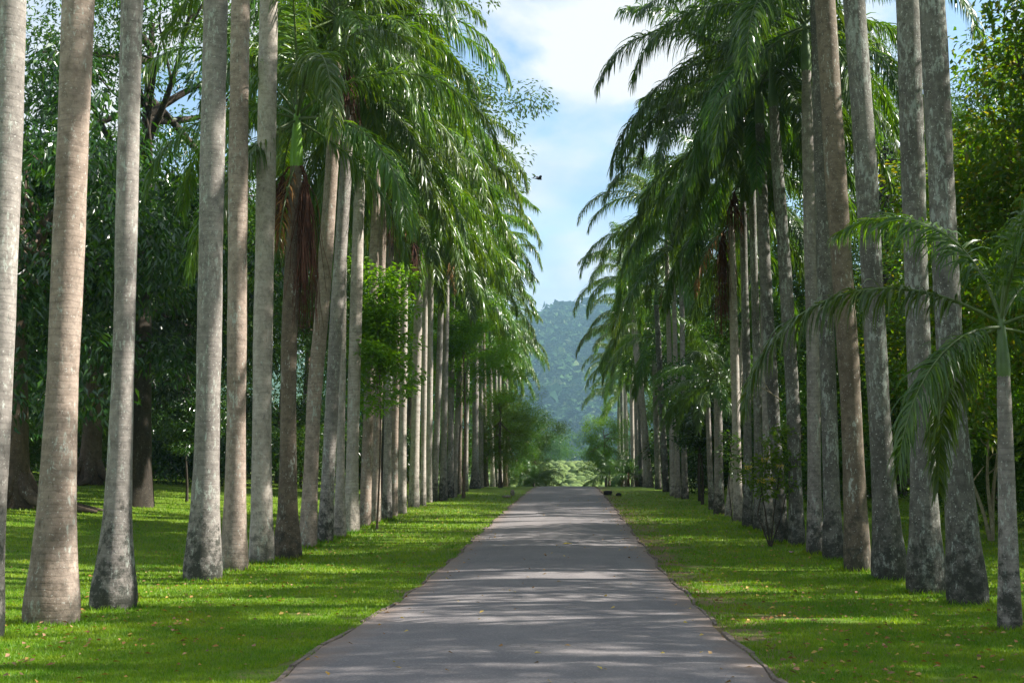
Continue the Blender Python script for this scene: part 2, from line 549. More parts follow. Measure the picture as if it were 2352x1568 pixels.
# low earthy kerb stones bedded along each edge
kroot = {}
for side, s, nm in ((-1, 1, 'left'), (1, 4, 'right')):
    kerb = empty('kerb', (0, 0, 0))
    tag(kerb, kind='structure')
    near, farr = [], Acc()
    y = 6.0
    while y < 112:
        ln = random.uniform(.75, 1.05)
        y2 = y + ln - .015
        h = random.uniform(.006, .026) if side > 0 else random.uniform(.004, .018)
        jx = random.uniform(-.012, .012)
        v8 = []
        for yy in (y, y2):
            xe = side * RW + wob(yy, s) + jx
            z = float(prf_l(yy))
            wd = random.uniform(.05, .085)
            x0, x1 = (xe, xe + wd) if side > 0 else (xe - wd, xe)
            hh = h + random.uniform(-.005, .005) + .012
            v8 += [(x0, yy, z - .04), (x1, yy, z - .04), (x1 - .012, yy, z + hh), (x0 + .012, yy, z + hh)]
        f = [(0, 1, 5, 4), (1, 2, 6, 5), (2, 3, 7, 6), (3, 0, 4, 7), (0, 3, 2, 1), (4, 5, 6, 7)]
        if random.random() < (.45 if side < 0 else .18):
            y += ln
            continue
        if y < 36:
            k = link('kerb_stone', mesh_np('kerb_stone', v8, f, M['kerb'], False), kerb)
        else:
            farr.add(v8, f)
        y += ln
    k = link('kerb_stone_run', farr.build('kerb_stone_run', M['kerb'], False), kerb)
    k['kind'] = 'stuff'

def ridge(x, y):
    x = x / 2.0
    y = y / 2.0
    t = np.clip((y - 540) / (1050 - 540), 0, 1)
    s = t * t * (3 - 2 * t) * .75 + t * .25
    top = 134 + 5 * np.sin(x * .017 + .9) + 3.5 * np.sin(x * .044 + 2) - .00010 * (x - 15) ** 2 - np.clip(-x - 14, 0, 45) * .22
    lump = 7 * np.sin(x * .03 + y * .016) * np.sin(y * .024 - x * .009) * t
    back = np.clip((y - 1090) / 400, 0, 1)
    return 2 * (3 + s * (top + lump) * (1 - .6 * back)) - 4 * (y < 545)


hx = np.concatenate([np.arange(-900, -240, 60), np.arange(-240, 260, 12), np.arange(260, 901, 64)])
hy = np.concatenate([np.arange(520, 1120, 12), np.arange(1120, 1521, 80)])
tag(link('hill', grid_mesh('hill', hx * 2, hy * 2, ridge, M['hill'])), kind='structure')

bmi = bmesh.new()
bmesh.ops.create_icosphere(bmi, subdivisions=2, radius=1)
ico_v = np.array([v.co[:] for v in bmi.verts])
ico_f = np.array([[v.index for v in f.verts] for f in bmi.faces])
bmi.free()
K = 7600
cx = rng.uniform(-290, 300, K)
cy = rng.uniform(1080, 2210, K)
rr = rng.lognormal(math.log(6.5), .42, K)
cz = ridge(cx, cy) + rr * .35
Q_ = 64
dv_ = unit(rng.normal(0, 1, (K, Q_, 3)))
dv_[..., 2] = np.abs(dv_[..., 2]) * 1.0 - .15
lob = 1 + .22 * np.sin(dv_[..., 0] * 4 + cx[:, None]) * np.cos(dv_[..., 1] * 4 + cy[:, None])
pc_ = np.stack([cx, cy, cz], -1)[:, None, :] + dv_ * (rr[:, None] * rng.uniform(.72, 1.08, (K, Q_)) * lob)[..., None]
ts_ = (rr * .36)[:, None, None, None]
co = pc_[:, :, None, :] + rng.normal(0, 1, (K, Q_, 3, 3)) * np.array([1, 1, .7]) * ts_
fc = np.arange(K * Q_ * 3).reshape(-1, 3)
tag(link('hillside_forest', mesh_np('hillside_forest', co.reshape(-1, 3), fc, M['far_crowns'], False)),
    'far wooded slope of the hill closing the end of the avenue', kind='stuff')

# ------------------------------------------------------------------ palms
def frond_mesh(seed, e0, length, bend, n=135, lmax=.86, mat='frond', width=.036, gap=0.0, stiff=1.0):
    """A feather leaf growing along +X from the origin, arching down under its weight."""
    r = np.random.default_rng(seed)
    S = 34
    s = np.linspace(0, 1, S)
    ang = np.radians(e0 - bend * s ** 1.25)
    sway = r.uniform(-.25, .25)
    az = sway * s ** 2
    d = np.stack([np.cos(ang) * np.cos(az), np.cos(ang) * np.sin(az), np.sin(ang)], -1)
    P = np.concatenate([[np.zeros(3)], np.cumsum((d[:-1] + d[1:]) / 2 * length / (S - 1), axis=0)])
    A = Acc()
    tc_, tf_ = tube_np(P, .030 * (1 - .85 * s) + .004, 5)
    A.add(tc_, tf_, 1)
    ls = np.linspace(.14, .995, n)
    base = np.stack([np.interp(ls, s, P[:, k]) for k in range(3)], -1)
    tan = unit(np.stack([np.interp(ls, s, d[:, k]) for k in range(3)], -1))
    side = unit(np.cross(tan, [0, 0, 1.0]))
    side[np.isnan(side)] = 0
    nrm = np.cross(side, tan)
    Q = 5
    for sg in (-1, 1):
        keep = r.random(n) > gap
        m = keep.sum()
        b_, t_, s_, n_, l_ = base[keep], tan[keep], side[keep] * sg, nrm[keep], ls[keep]
        prof_l = np.interp(l_, [.14, .3, .6, .85, 1], [.55, .95, 1.0, .72, .42])
        ll = lmax * prof_l * r.uniform(.82, 1.1, m)
        plane = r.choice([-.25, .15, .6], m) + r.uniform(-.15, .15, m)
        dr = unit(s_ * (.95 + r.uniform(-.1, .1, m))[:, None] + t_ * (np.interp(l_, [0, 1], [.45, 1.1]) + r.uniform(-.15, .15, m))[:, None] + n_ * plane[:, None])
        pts = [b_]
        dirs = [dr]
        cur = dr
        g = r.uniform(.2, .85, m)[:, None] / stiff
        for q in range(Q - 1):
            cur = unit(cur + np.array([0, 0, -1.0]) * g * (.6 + .5 * q))
            pts.append(pts[-1] + cur * (ll / (Q - 1))[:, None])
            dirs.append(cur)
        pts = np.stack(pts, 1)
        dirs = np.stack(dirs, 1)
        wv = unit(np.cross(dirs, np.cross(t_, dirs[:, 0])[:, None, :] * 0 + unit(n_ + r.normal(0, .6, (m, 3)))[:, None, :]))
        wp = np.array([.55, 1.0, .85, .55, .06]) * width / 2
        wv = wv * wp[None, :, None] * r.uniform(.8, 1.2, m)[:, None, None]
        co = np.stack([pts - wv, pts + wv], 2).reshape(m, Q * 2, 3)
        f0 = np.array([[2 * q, 2 * q + 1, 2 * q + 3, 2 * q + 2] for q in range(Q - 1)])
        f = f0[None] + (np.arange(m) * Q * 2)[:, None, None]
        A.add(co.reshape(-1, 3), f.reshape(-1, 4), 0)
    return A.build('frond', [M[mat], M['rachis']])


SPEC = [(84, 3.9, 55), (72, 4.5, 92), (60, 4.8, 112), (47, 5.0, 122), (33, 5.0, 116), (16, 4.8, 102), (-4, 4.5, 80), (-26, 4.1, 58)]
FR = {}
for mt in ('frond', 'frond_dark', 'frond_young'):
    FR[mt] = [[frond_mesh(100 * k + 7 * v + len(mt), e, l * (1 + .06 * v), b, mat=mt) for v in range(2)] for k, (e, l, b) in enumerate(SPEC)]
DRY = [frond_mesh(901, -40, 3.0, 48, n=50, lmax=.6, mat='frond_dry', gap=.35), frond_mesh(902, -55, 2.4, 32, n=40, lmax=.55, mat='frond_dry', gap=.4)]


def strands_mesh(seed, length, count=46, spread=.22):
    r = np.random.default_rng(seed)
    A = Acc()
    main = np.array([[0, 0, 0], [.18, 0, .02], [.30, 0, -.18], [.33, 0, -.45]])
    A.add(*tube_np(main, [.035, .03, .025, .012], 5))
    for i in range(count):
        l = length * r.uniform(.45, 1)
        x = main[2] * (1 - i / count) + main[3] * (i / count)
        n = 7
        t = np.linspace(0, 1, n)
        off = r.normal(0, spread, 2)
        p = np.stack([x[0] + off[0] * t ** .6 + .03 * np.sin(9 * t + i), x[1] + off[1] * t ** .6 + .03 * np.cos(7 * t + i), x[2] - l * t], -1)
        A.add(*tube_np(p, np.linspace(.013, .006, n), 4))
    return A.build('flower_stalk', [M['strand']])


STR = [strands_mesh(1, 1.3), strands_mesh(2, 1.8), strands_mesh(3, 3.6, 70, .2)]


def trunk_mesh(rb, rm, H, path, mat, near, seed):
    r = np.random.default_rng(seed)
    seg = 28 if near else 14
    zs = np.concatenate([[-.2, -.06, 0, .06, .14, .25, .38, .55, .75, 1.0, 1.3, 1.65, 2.05, 2.6], np.linspace(3.2, H, 34 if near else 14)])
    if H < 6:
        zs = np.concatenate([[-.2, 0, .06, .14, .3, .5, .75, 1.05], np.linspace(1.4, H, 10)])
    prf = np.interp(zs, [-.2, 0, .05, .15, .3, .55, .9, 1.4, 2.0, 2.8, H * .55, H * .8, H], [1.02, 1.0, 1.06, 1.10, 1.05, .82, .50, .27, .13, .03, .03, -.10, -.35]) if H > 6 \
        else np.interp(zs, [0, .1, .4, 1.0, 2.0, H], [1, 1, .8, .35, 0, -.3])
    rad = rm + (rb - rm) * prf
    if H > 6:
        rad = np.where(zs > 3, rm * np.interp(zs, [3, H * .5, H * .85, H], [1.0, 1.04, .92, .74]), rad)
    px = np.array([(0.0, 0.0)] + [(z, x) for x, z in path])
    slope = 0
    if px[-1][0] < H:
        slope = (px[-1][1] - px[0][1]) / max(px[-1][0], .1)
        px = np.vstack([px, [H, px[-1][1] + slope * (H - px[-1][0])]])
    # gentle curve through the measured leans
    cx_ = sum(np.interp(zs + k, px[:, 0], px[:, 1]) for k in (-.6, 0, .6)) / 3
    cx_ = cx_ * np.clip(zs / .6, 0, 1)
    wy = r.uniform(-.012, .012)
    cy_ = wy * np.maximum(zs, 0) + .03 * np.sin(zs * .5 + r.uniform(0, 6)) * np.clip(zs / 3, 0, 1)
    th = np.linspace(0, 2 * np.pi, seg, endpoint=False)
    lobes = 1 + (.030 * np.sin(3 * th[None] + r.uniform(0, 6)) + .022 * np.sin(5 * th[None] + r.uniform(0, 6) + zs[:, None] * .8)) * np.clip(1.4 - zs[:, None] * .5, .25, 1)
    bulge = 1 + .022 * np.sin(zs * 1.9 + r.uniform(0, 6)) + .014 * np.sin(zs * 7.7 + r.uniform(0, 6)) * (zs > .5)
    rad = rad * bulge
    X = cx_[:, None] + rad[:, None] * lobes * np.cos(th)
    Y = cy_[:, None] + rad[:, None] * lobes * np.sin(th)
    Z = np.broadcast_to(zs[:, None], X.shape)
    co = np.stack([X, Y, Z], -1).reshape(-1, 3)
    n = len(zs)
    i = np.arange(n - 1)[:, None] * seg
    j = np.arange(seg)[None, :]
    j2 = (j + 1) % seg
    f = np.stack([i + j, i + j2, i + seg + j2, i + seg + j], -1).reshape(-1, 4)
    return mesh_np('trunk', co, f, M[mat]), (float(cx_[-1]), float(cy_[-1]), float(rad[-1]))


def shaft_mesh(r0, L_, mat):
    zs = np.linspace(0, 1, 9)
    rad = np.interp(zs, [0, .08, .3, .7, 1], [r0 * 1.0, r0 * 1.18, r0 * 1.1, r0 * .72, r0 * .42])
    co, f = tube_np(np.stack([0 * zs, 0 * zs, zs * L_ - .05], -1), rad, 12)
    return mesh_np('crownshaft', co, f, M[mat])


LEAF_ROTS = []


def palm(idx, x, y, rb, rm, H, path, bark, label, group, kind='frond', nf=17, low=True, extra=(), shaft='shaft', fscale=1.0, skip_low=0):
    z = float(gz(x, y))
    root = empty('royal_palm', (x, y, z))
    tag(root, label, 'palm tree', group)
    near = y < 50
    tm, (tx, ty, tr) = trunk_mesh(rb, rm, H, path, bark, near, 500 + idx)
    link('trunk', tm, root)
    sl = 1.5 if H > 6 else .8
    link('crownshaft', shaft_mesh(tr, sl, shaft), root, (tx, ty, H))
    rr_ = random.Random(1000 + idx)
    a0 = rr_.uniform(0, 6.28)
    zt = H + sl * .86
    for k in range(nf):
        t = k / (nf - 1)
        kk = min(7, int(t ** .85 * 7.99))
        if not low and kk > 6: kk = 6
        me = FR[kind][kk][rr_.randint(0, 1)]
        s = fscale * rr_.uniform(.88, 1.08)
        link('frond', me, root, (tx, ty, zt - .25 * t * sl * .6), a0 + k * 2.39996 + rr_.uniform(-.2, .2), (s, s, s * rr_.uniform(.95, 1.06)))
    for e in extra:
        if e[0] == 'strand':
            link('flower_stalk', STR[e[1]], root, (tx, ty, H - .05), R(e[2]))
        elif e[0] == 'dry':
            link('dead_frond', DRY[e[1]], root, (tx, ty, H + .1), R(e[2]))['label'] = 'dry brown frond hanging against the trunk'
    return root


LEFT = [
  (-6.29, 14.39, 0.236, 0.179, 19.0, [(0.01, 3.32), (-0.05, 7.56)]),
  (-6.19, 16.08, 0.346, 0.202, 18.5, [(-0.0, 3.63), (-0.05, 8.24)]),
  (-6.12, 18.08, 0.320, 0.156, 19.5, [(0.03, 3.87), (-0.04, 9.05)]),
  (-6.33, 23.23, 0.351, 0.224, 19.0, [(-0.01, 4.44), (-0.08, 11.07)]),
  (-6.32, 25.33, 0.279, 0.192, 18.4, [(-0.06, 4.65), (-0.14, 11.87)]),
  (-6.28, 27.35, 0.277, 0.207, 18.8, [(-0.09, 4.85), (-0.14, 12.64)]),
  (-5.95, 28.44, 0.313, 0.176, 9.0, [(-0.06, 4.95), (0.02, 8.82)]),
  (-6.17, 31.71, 0.229, 0.180, 12.6, [(0.09, 3.9), (0.25, 5.74), (0.47, 10.13), (0.52, 12.91)]),
  (-6.10, 33.49, 0.219, 0.173, 12.6, [(0.18, 5.15), (0.43, 10.82)]),
  (-6.00, 35.12, 0.193, 0.109, 12.0, [(-0.02, 6.09), (-0.02, 10.31)]),
  (-6.07, 37.32, 0.250, 0.179, 12.2, [(0.05, 6.31), (0.1, 11.13)]),
  (-6.08, 39.82, 0.205, 0.164, 11.6, [(0.15, 6.57), (0.2, 9.69)]),
  (-6.06, 41.93, 0.180, 0.144, 11.2, [(0.07, 6.79), (0.14, 9.71)]),
  (-5.91, 43.47, 0.194, 0.134, 11.0, [(0.01, 4.43), (0.02, 6.94)]),
  (-6.15, 47.00, 0.145, 0.121, 12.6, [(0.02, 7.31)]),
  (-6.08, 48.66, 0.192, 0.142, 11.0, [(0.01, 7.49)]),
  (-6.35, 54.50, 0.262, 0.187, 12.6, [(0.12, 8.1)]),
  (-6.12, 55.90, 0.144, 0.115, 11.2, [(0.03, 8.25)]),
  (-6.31, 59.98, 0.165, 0.134, 12.8, [(0.02, 8.69)]),
  (-6.16, 61.11, 0.157, 0.147, 12.4, [(0.24, 8.81)]),
  (-5.88, 62.26, 0.235, 0.150, 11.2, [(0.07, 5.34)]),
  (-5.87, 66.02, 0.193, 0.159, 13.5, [(0.02, 7.83)]),
  (-5.77, 67.38, 0.150, 0.127, 12.6, [(0.24, 7.94)]),
  (-5.94, 71.94, 0.148, 0.124, 13.2, [(0.07, 5.82)]),
  (-6.13, 78.61, 0.189, 0.135, 12.2, [(0.08, 6.16)]),
  (-6.06, 85.64, 0.382, 0.206, 12.8, [(0.01, 5.65)]),
  (-6.03, 90.97, 0.219, 0.156, 12.6, [(-0.02, 5.93)]),
  (-6.09, 97.01, 0.233, 0.167, 12.0, [(-0.12, 6.24)]),
  (-6.20, 107.43, 0.240, 0.166, 12.2, [(-0.16, 6.93)]),
  (-6.20, 113.11, 0.175, 0.155, 11.2, [(-0.05, 5.36)]),
  (-6.20, 120.17, 0.227, 0.165, 12.6, [(-0.09, 5.8)]),
  (-6.20, 125.66, 0.172, 0.151, 11.8, [(-0.05, 6.17)]),
  (-6.20, 133.50, 0.229, 0.183, 12.5, [(-0.09, 6.7)]),
]
RIGHT = [
  (5.71, 15.82, 0.147, 0.095, 3.1, [(0.03, 1.54), (0.05, 2.45)]),
  (6.29, 19.36, 0.297, 0.194, 19.5, [(-0.09, 3.15), (-0.15, 9.33)]),
  (6.19, 21.17, 0.312, 0.191, 18.6, [(0.02, 3.58), (0.04, 10.05)]),
  (6.23, 23.75, 0.319, 0.199, 19.0, [(-0.11, 3.57), (-0.2, 8.01), (-0.31, 11.04)]),
  (6.08, 25.66, 0.267, 0.207, 17.8, [(-0.03, 3.69), (-0.23, 8.5), (-0.32, 11.77)]),
  (6.15, 28.35, 0.229, 0.172, 16.5, [(0.0, 2.89), (-0.01, 9.17)]),
  (6.05, 29.94, 0.192, 0.151, 11.6, [(0.11, 4.97), (0.12, 10.09)]),
  (6.09, 32.44, 0.208, 0.164, 11.4, [(-0.02, 4.06), (-0.12, 7.27), (-0.3, 10.97)]),
  (5.88, 33.47, 0.181, 0.158, 11.2, [(-0.16, 4.12), (-0.29, 8.02), (-0.31, 10.77)]),
  (5.82, 35.25, 0.143, 0.119, 11.2, [(0.02, 4.01)]),
  (5.95, 37.98, 0.167, 0.116, 11.2, [(0.05, 5.0), (0.03, 8.77)]),
  (5.86, 39.63, 0.188, 0.121, 10.8, [(0.07, 4.43), (0.06, 8.91)]),
  (6.10, 43.70, 0.185, 0.141, 10.2, [(-0.02, 4.64), (-0.04, 10.12)]),
  (6.15, 46.88, 0.135, 0.095, 9.5, [(0.66, 6.31)]),
  (6.01, 48.51, 0.214, 0.165, 4.4, [(0.03, 4.16)]),
  (6.12, 52.16, 0.133, 0.106, 4.2, [(-0.07, 4.08)]),
  (6.12, 64.19, 0.197, 0.131, 13.2, [(0.0, 4.28)]),
  (5.93, 66.09, 0.180, 0.124, 12.0, [(-0.02, 4.34)]),
  (5.90, 68.84, 0.188, 0.129, 14.2, [(-0.05, 4.43)]),
  (6.18, 77.54, 0.225, 0.185, 11.5, [(-0.15, 3.93)]),
  (6.14, 83.90, 0.229, 0.186, 9.0, [(-0.06, 4.08)]),
  (6.12, 92.34, 0.284, 0.236, 14.2, [(-0.41, 5.01), (-0.91, 10.41)]),
  (6.11, 97.00, 0.199, 0.166, 10.5, [(-0.14, 4.54)]),
  (6.14, 104.01, 0.213, 0.178, 13.4, [(-0.05, 4.87)]),
  (6.11, 110.32, 0.207, 0.169, 11.0, [(-0.01, 5.19)]),
  (6.09, 116.77, 0.219, 0.179, 12.4, [(-0.02, 5.54)]),
  (6.25, 133.21, 0.273, 0.227, 12.0, [(-0.08, 10.32)]),
  (6.25, 144.44, 0.247, 0.197, 13.0, [(0.01, 11.4)]),
  (6.25, 153.50, 0.236, 0.210, 10.5, [(-0.01, 10.7)]),
]
GL = 'royal palms in the row left of the road'
GR = 'royal palms in the row right of the road'
ORD = 'first second third fourth fifth sixth seventh eighth ninth tenth eleventh twelfth thirteenth fourteenth fifteenth sixteenth seventeenth eighteenth nineteenth twentieth'.split()


def ordw(n):
    return ORD[n] if n < 20 else ('twenty-' + ORD[n - 20] if n < 29 else {29: 'thirtieth'}.get(n, 'thirty-' + ORD[n - 30] if n >= 30 else ''))


LL = [  # bark, label, extras
    ('bark_grey', 'smooth grey palm trunk cut by the left edge of the photo', ()),
    ('bark_pink', 'thick pinkish brown palm trunk with bulging pale foot nearest the camera at left', ()),
    ('bark_grey', 'palm with white streaked grey foot, right of the thick pinkish brown one', ()),
    ('bark_grey', 'plain grey palm trunk with black stained foot after a wide gap in the left row', ()),
    ('bark_pink', 'ringed palm trunk with lichen grey lower half, right of the black footed one', ()),
    ('bark_pale', 'pale palm trunk with white lichen spots, just before the palm with dark red strands', ()),
    ('bark_brown', 'low palm with bright green crownshaft and long dark red hanging strands, white lichen foot', (('strand', 2, 60), ('strand', 2, -30), ('dry', 1, -100), ('strand', 1, 180))),
    ('bark_pink', 'slim palm curving right as it rises, right behind the one with dark red strands', (('strand', 1, 10),)),
    ('bark_grey', 'leaning ringed palm with dark foot, next after the slim curving one', ()),
    ('bark_pale', 'thin pale palm with reddish foot tucked behind the leaning ringed one', ()),
    ('bark_pale', 'palm with shadow streaked trunk just left of the small leafy tree', ('strand',)),
    ('bark_pink', 'palm whose trunk rises behind the left side of the small leafy tree', ()),
    ('bark_pink', 'palm whose trunk rises behind the middle of the small leafy tree', (('strand', 1, 20),)),
    ('bark_grey', 'palm with widening grey foot behind the right side of the small leafy tree', (('strand', 1, -40),)),
    ('bark_pink', 'thin palm with rust red foot just right of the small leafy tree', (('strand', 1, 0), ('dry', 0, -70))),
    ('bark_pale', 'pale palm just before the gap that precedes the bunch of white trunks', (('strand', 1, -20),)),
    ('bark_pale', 'white trunked palm with knobbly dark foot, first of the bunch after the gap', ()),
    ('bark_pale', 'thin white palm with brown foot, squeezed second in the bunch after the gap', ()),
    ('bark_pale', 'pale palm, third in the bunch of white trunks after the gap', (('strand', 1, 0),)),
    ('bark_grey', 'palm leaning slightly right, fourth in the bunch of white trunks', (('dry', 0, -60),)),
    ('bark_grey', 'palm with broad flaring foot closing the bunch of white trunks', ()),
]
for i, (x, y, rb, rm, H, path) in enumerate(LEFT):
    if i < len(LL):
        bark, lab, ex = LL[i]
    else:
        bark = ['bark_pale', 'bark_grey', 'bark_pale', 'bark_brown'][i % 4]
        lab = 'distant pale palm, %s from the near end of the left row' % ordw(i)
        ex = (('dry', i % 2, -50),) if i % 4 == 0 else ()
    ex = tuple(e for e in ex if isinstance(e, tuple))
    palm(i, x, y, rb, rm, H, path, bark, lab, GL, kind='frond_dark' if i % 5 == 4 else 'frond', extra=ex,
         shaft='shaft_bright' if i == 6 else 'shaft', nf=18 if 30 < y < 90 else 17, fscale=1.04 if y < 42 else 1.13)
RL = [
    ('bark_grey', 'young slender palm at the right edge with green shaft and long arching fronds', ()),
    ('bark_lichen', 'thick dark mottled palm, second trunk from the right edge', ()),
    ('bark_lichen', 'thick palm with white lichen patches, left of the second trunk from the right edge', ()),
    ('bark_lichen', 'leaning mottled palm with blackish green foot behind the arching fronds', ()),
    ('bark_brown', 'rusty brown palm trunk partly hidden by the arching fronds of the young palm', ()),
    ('bark_lichen', 'grey palm half hidden just left of the rusty brown one', ()),
    ('bark_grey', 'slim palm with bright sunlit edge, left of the half hidden grey one', ()),
    ('bark_lichen', 'grey palm behind the yellow flowered shrub', ()),
    ('bark_lichen', 'palm with moss flecked trunk just left of the yellow flowered shrub', ()),
    ('bark_grey', 'thin palm squeezed left of the moss flecked one', ()),
    ('bark_lichen', 'dark thin palm standing between two stouter ones beyond the yellow flowered shrub', ()),
    ('bark_lichen', 'dark palm directly right of the smooth bright white one', (('strand', 1, 200),)),
    ('bark_pale', 'smooth bright white palm trunk with sunlit side in the right row', (('strand', 2, 170), ('dry', 0, 200))),
    ('bark_pale', 'thin pale palm leaning right behind the smooth bright white one', ()),
    ('bark_grey', 'short palm with low bright green crown left of the white trunk', ()),
    ('bark_grey', 'short thin palm with low fresh crown, farther of the two short ones', ()),
]
for i, (x, y, rb, rm, H, path) in enumerate(RIGHT):
    if i < len(RL):
        bark, lab, ex = RL[i]
    else:
        bark = ['bark_grey', 'bark_pale', 'bark_pale', 'bark_lichen'][i % 4]
        lab = 'distant palm, %s from the near end of the right row' % ordw(i)
        ex = (('dry', i % 2, 210),) if i % 4 == 1 else ()
    kind, sh, nf, fs, low = 'frond_dark', 'shaft', 20, 1.0, True
    if i == 0: kind, nf, fs, low = 'frond_dark', 9, .68, False
    if i in (14, 15): kind, nf, fs, low = 'frond_young', 13, .62, False
    if 15 < i: kind = 'frond'
    palm(100 + i, x, y, rb, rm, H, path, bark, lab, GR, kind=kind, extra=ex, shaft=sh, nf=(17 if nf == 20 and y > 29 else nf) if y < 90 else min(nf, 17), low=low, fscale=fs * (1.14 if y > 55 else 1.12 if y > 42 and i not in (14, 15) else 1.05))
# the row goes on towards and past the camera on the right, its shade crosses the road
for i, (x, y) in enumerate(((6.2, 13.2), (6.15, 10.6), (6.3, 7.6))):
    palm(200 + i, x, y, .3, .19, 18.5, [(-.1, 8)], 'bark_lichen', 'royal palm beside the viewer in the right row, %s nearest' % ORD[2 - i], GR, kind='frond_dark')

# ------------------------------------------------------------------ broadleaf trees
def leaves_np(r, centres, per, csize, ll, lw, droop=.3, fold=.18, flat=.6):
    n = len(centres) * per
    c = np.repeat(centres, per, axis=0)
    cs = np.repeat(np.broadcast_to(csize, (len(centres),)), per)
    g = r.normal(0, 1, (n, 3))
    g *= np.minimum(1, 1.8 / np.linalg.norm(g, axis=1))[:, None]
    p = c + g * cs[:, None] * np.array([.62, .62, .62 * flat])
    a = r.uniform(0, 2 * np.pi, n)
    out_ = unit(g * np.array([1, 1, .3]))
    d = unit(np.stack([np.cos(a), np.sin(a), np.zeros(n)], -1) * .8 + out_ * .7 + np.array([0, 0, -1]) * (droop + r.normal(0, .3, n))[:, None])
    up_ = unit(np.array([0, 0, 1.0]) + r.normal(0, .45, (n, 3)))
    s = unit(np.cross(d, up_))
    nn = np.cross(s, d)
    l = ll * r.uniform(.6, 1.25, n)[:, None]
    w = lw * r.uniform(.7, 1.2, n)[:, None]
    b = p
    tip = p + d * l - nn * l * .12
    m1 = p + d * l * .45 + s * w * .5 + nn * w * fold
    m2 = p + d * l * .45 - s * w * .5 + nn * w * fold
    co = np.stack([b, m1, tip, m2], 1).reshape(-1, 3)
    f = np.array([[0, 1, 2], [0, 2, 3]])[None] + (np.arange(n) * 4)[:, None, None]
    return co, f.reshape(-1, 3)


def shell_pts(r, n, rx, ry, rz, zc, inner=.45, cut=-.8):
    out_ = []
    while len(out_) < n:
        v = r.normal(0, 1, 3)
        v /= np.linalg.norm(v)
        if v[2] < cut: continue
        q = r.uniform(inner, 1)
        q *= 1 + .22 * math.sin(3.1 * v[0] + 5.3 * v[1] + 1.7 * v[2]) + .1 * math.sin(9 * v[0] - 7 * v[2])
        out_.append((v[0] * rx * q, v[1] * ry * q, zc + v[2] * rz * q))
    return np.array(out_)


def tree_template(seed, height, rx, rz, tr, nclump, per, csize, ll, lw, leaf, bark='bark_tree', droop=.3, nlimb=7, roots=False, flat=.6, inner=.4, fork=.45, cut=-.8):
    r = np.random.default_rng(seed)
    zc = height - rz
    cc = shell_pts(r, nclump, rx, rx, rz, zc, inner, cut)
    co, f = leaves_np(r, cc, per, csize * r.uniform(.7, 1.2, nclump), ll, lw, droop, flat=flat)
    crown = mesh_np('crown', co, f, [M[leaf]], smooth=False)
    zf = height * fork
    n = 12
    t = np.linspace(0, 1, n)
    ph = r.uniform(0, 6)
    tp = np.stack([.25 * np.sin(t * 3 + ph) * t, .25 * np.cos(t * 2.4 + ph) * t, t * (zc + rz * .3) - .15 * (1 - t)], -1)
    rad = np.interp(t, [0, .06, .16, .5, 1], [tr * 1.5, tr * 1.18, tr, tr * .75, tr * .22])
    A = Acc()
    A.add(*tube_np(tp, rad, 12))
    if roots:
        for k in range(7):
            a = k * 2 * math.pi / 7 + r.uniform(-.3, .3)
            L_ = tr * r.uniform(4.0, 7.5)
            q = np.linspace(0, 1, 8)
            bend_ = r.uniform(-.5, .5)
            pts = np.stack([np.cos(a + bend_ * q) * (tr * .5 + L_ * q), np.sin(a + bend_ * q) * (tr * .5 + L_ * q), np.interp(q, [0, .12, .3, .6, 1], [tr * 2.6, tr * 1.2, tr * .42, tr * .16, -.12])], -1)
            A.add(*tube_np(pts, np.interp(q, [0, .3, 1], [tr * .55, tr * .42, tr * .12]), 8))
    trunk = A.build('trunk', [M[bark]])
    limbs = []
    pick = r.choice(len(cc), min(nlimb, len(cc)), replace=False)
    for k in pick:
        e = cc[k]
        z0 = r.uniform(zf, min(zf * 1.7, zc + rz * .2))
        s0 = np.array([np.interp(z0, tp[:, 2], tp[:, 0]), np.interp(z0, tp[:, 2], tp[:, 1]), z0])
        mid = (s0 + e) / 2 + r.normal(0, .35, 3) + np.array([0, 0, -.3])
        q = np.linspace(0, 1, 9)[:, None]
        p = s0 * (1 - q) ** 2 + 2 * mid * q * (1 - q) + e * q ** 2
        B = Acc()
        B.add(*tube_np(p, np.linspace(tr * .38, tr * .07, 9), 7))
        for _ in range(3):
            w_ = cc[np.argsort(np.linalg.norm(cc - e, axis=1))[r.integers(1, 7)]]
            q0 = p[r.integers(4, 8)]
            B.add(*tube_np([q0, (q0 + w_) / 2 + r.normal(0, .15, 3), w_], [tr * .14, tr * .09, tr * .03], 5))
        limbs.append(B.build('limb', [M['bark_dark'] if bark == 'bark_dark' else M[bark]]))
    return dict(crown=crown, trunk=trunk, limbs=limbs)


_SEEN = {}


def spot(x, y):
    a = 1311 + (x - .4) / y * 2900
    for lim, ph in ((70, 'at the left edge behind the nearest left palm'), (225, 'behind the thick pinkish brown palm'), (335, 'behind the palm with the white streaked foot'),
                    (500, 'in the wide gap before the black footed palm'), (600, 'behind the fifth left palm'), (720, 'behind the palm with dark red strands'),
                    (830, 'behind the slim curving left palm'), (1000, 'behind the small leafy tree'), (1190, 'behind the far left palms'), (1400, 'at the end of the avenue'),
                    (1560, 'behind the far right palms'), (1700, 'behind the smooth bright white palm'), (1860, 'behind the yellow flowered shrub'),
                    (1960, 'behind the rusty brown palm'), (2060, 'behind the leaning mottled palm'), (2170, 'behind the thick palm with white lichen patches'),
                    (2330, 'behind the young palm'), (99999, 'past the right edge')):
        if a < lim: return ph


def unique_label(base, x, y):
    k = (base, spot(x, y))
    n = _SEEN.get(k, 0)
    _SEEN[k] = n + 1
    return base + ' ' + ('' if n == 0 else ('deeper in ', 'still deeper in ', 'third row back, ', 'hindmost, ', 'last of all, ', '')[min(n - 1, 5)]) + k[1]


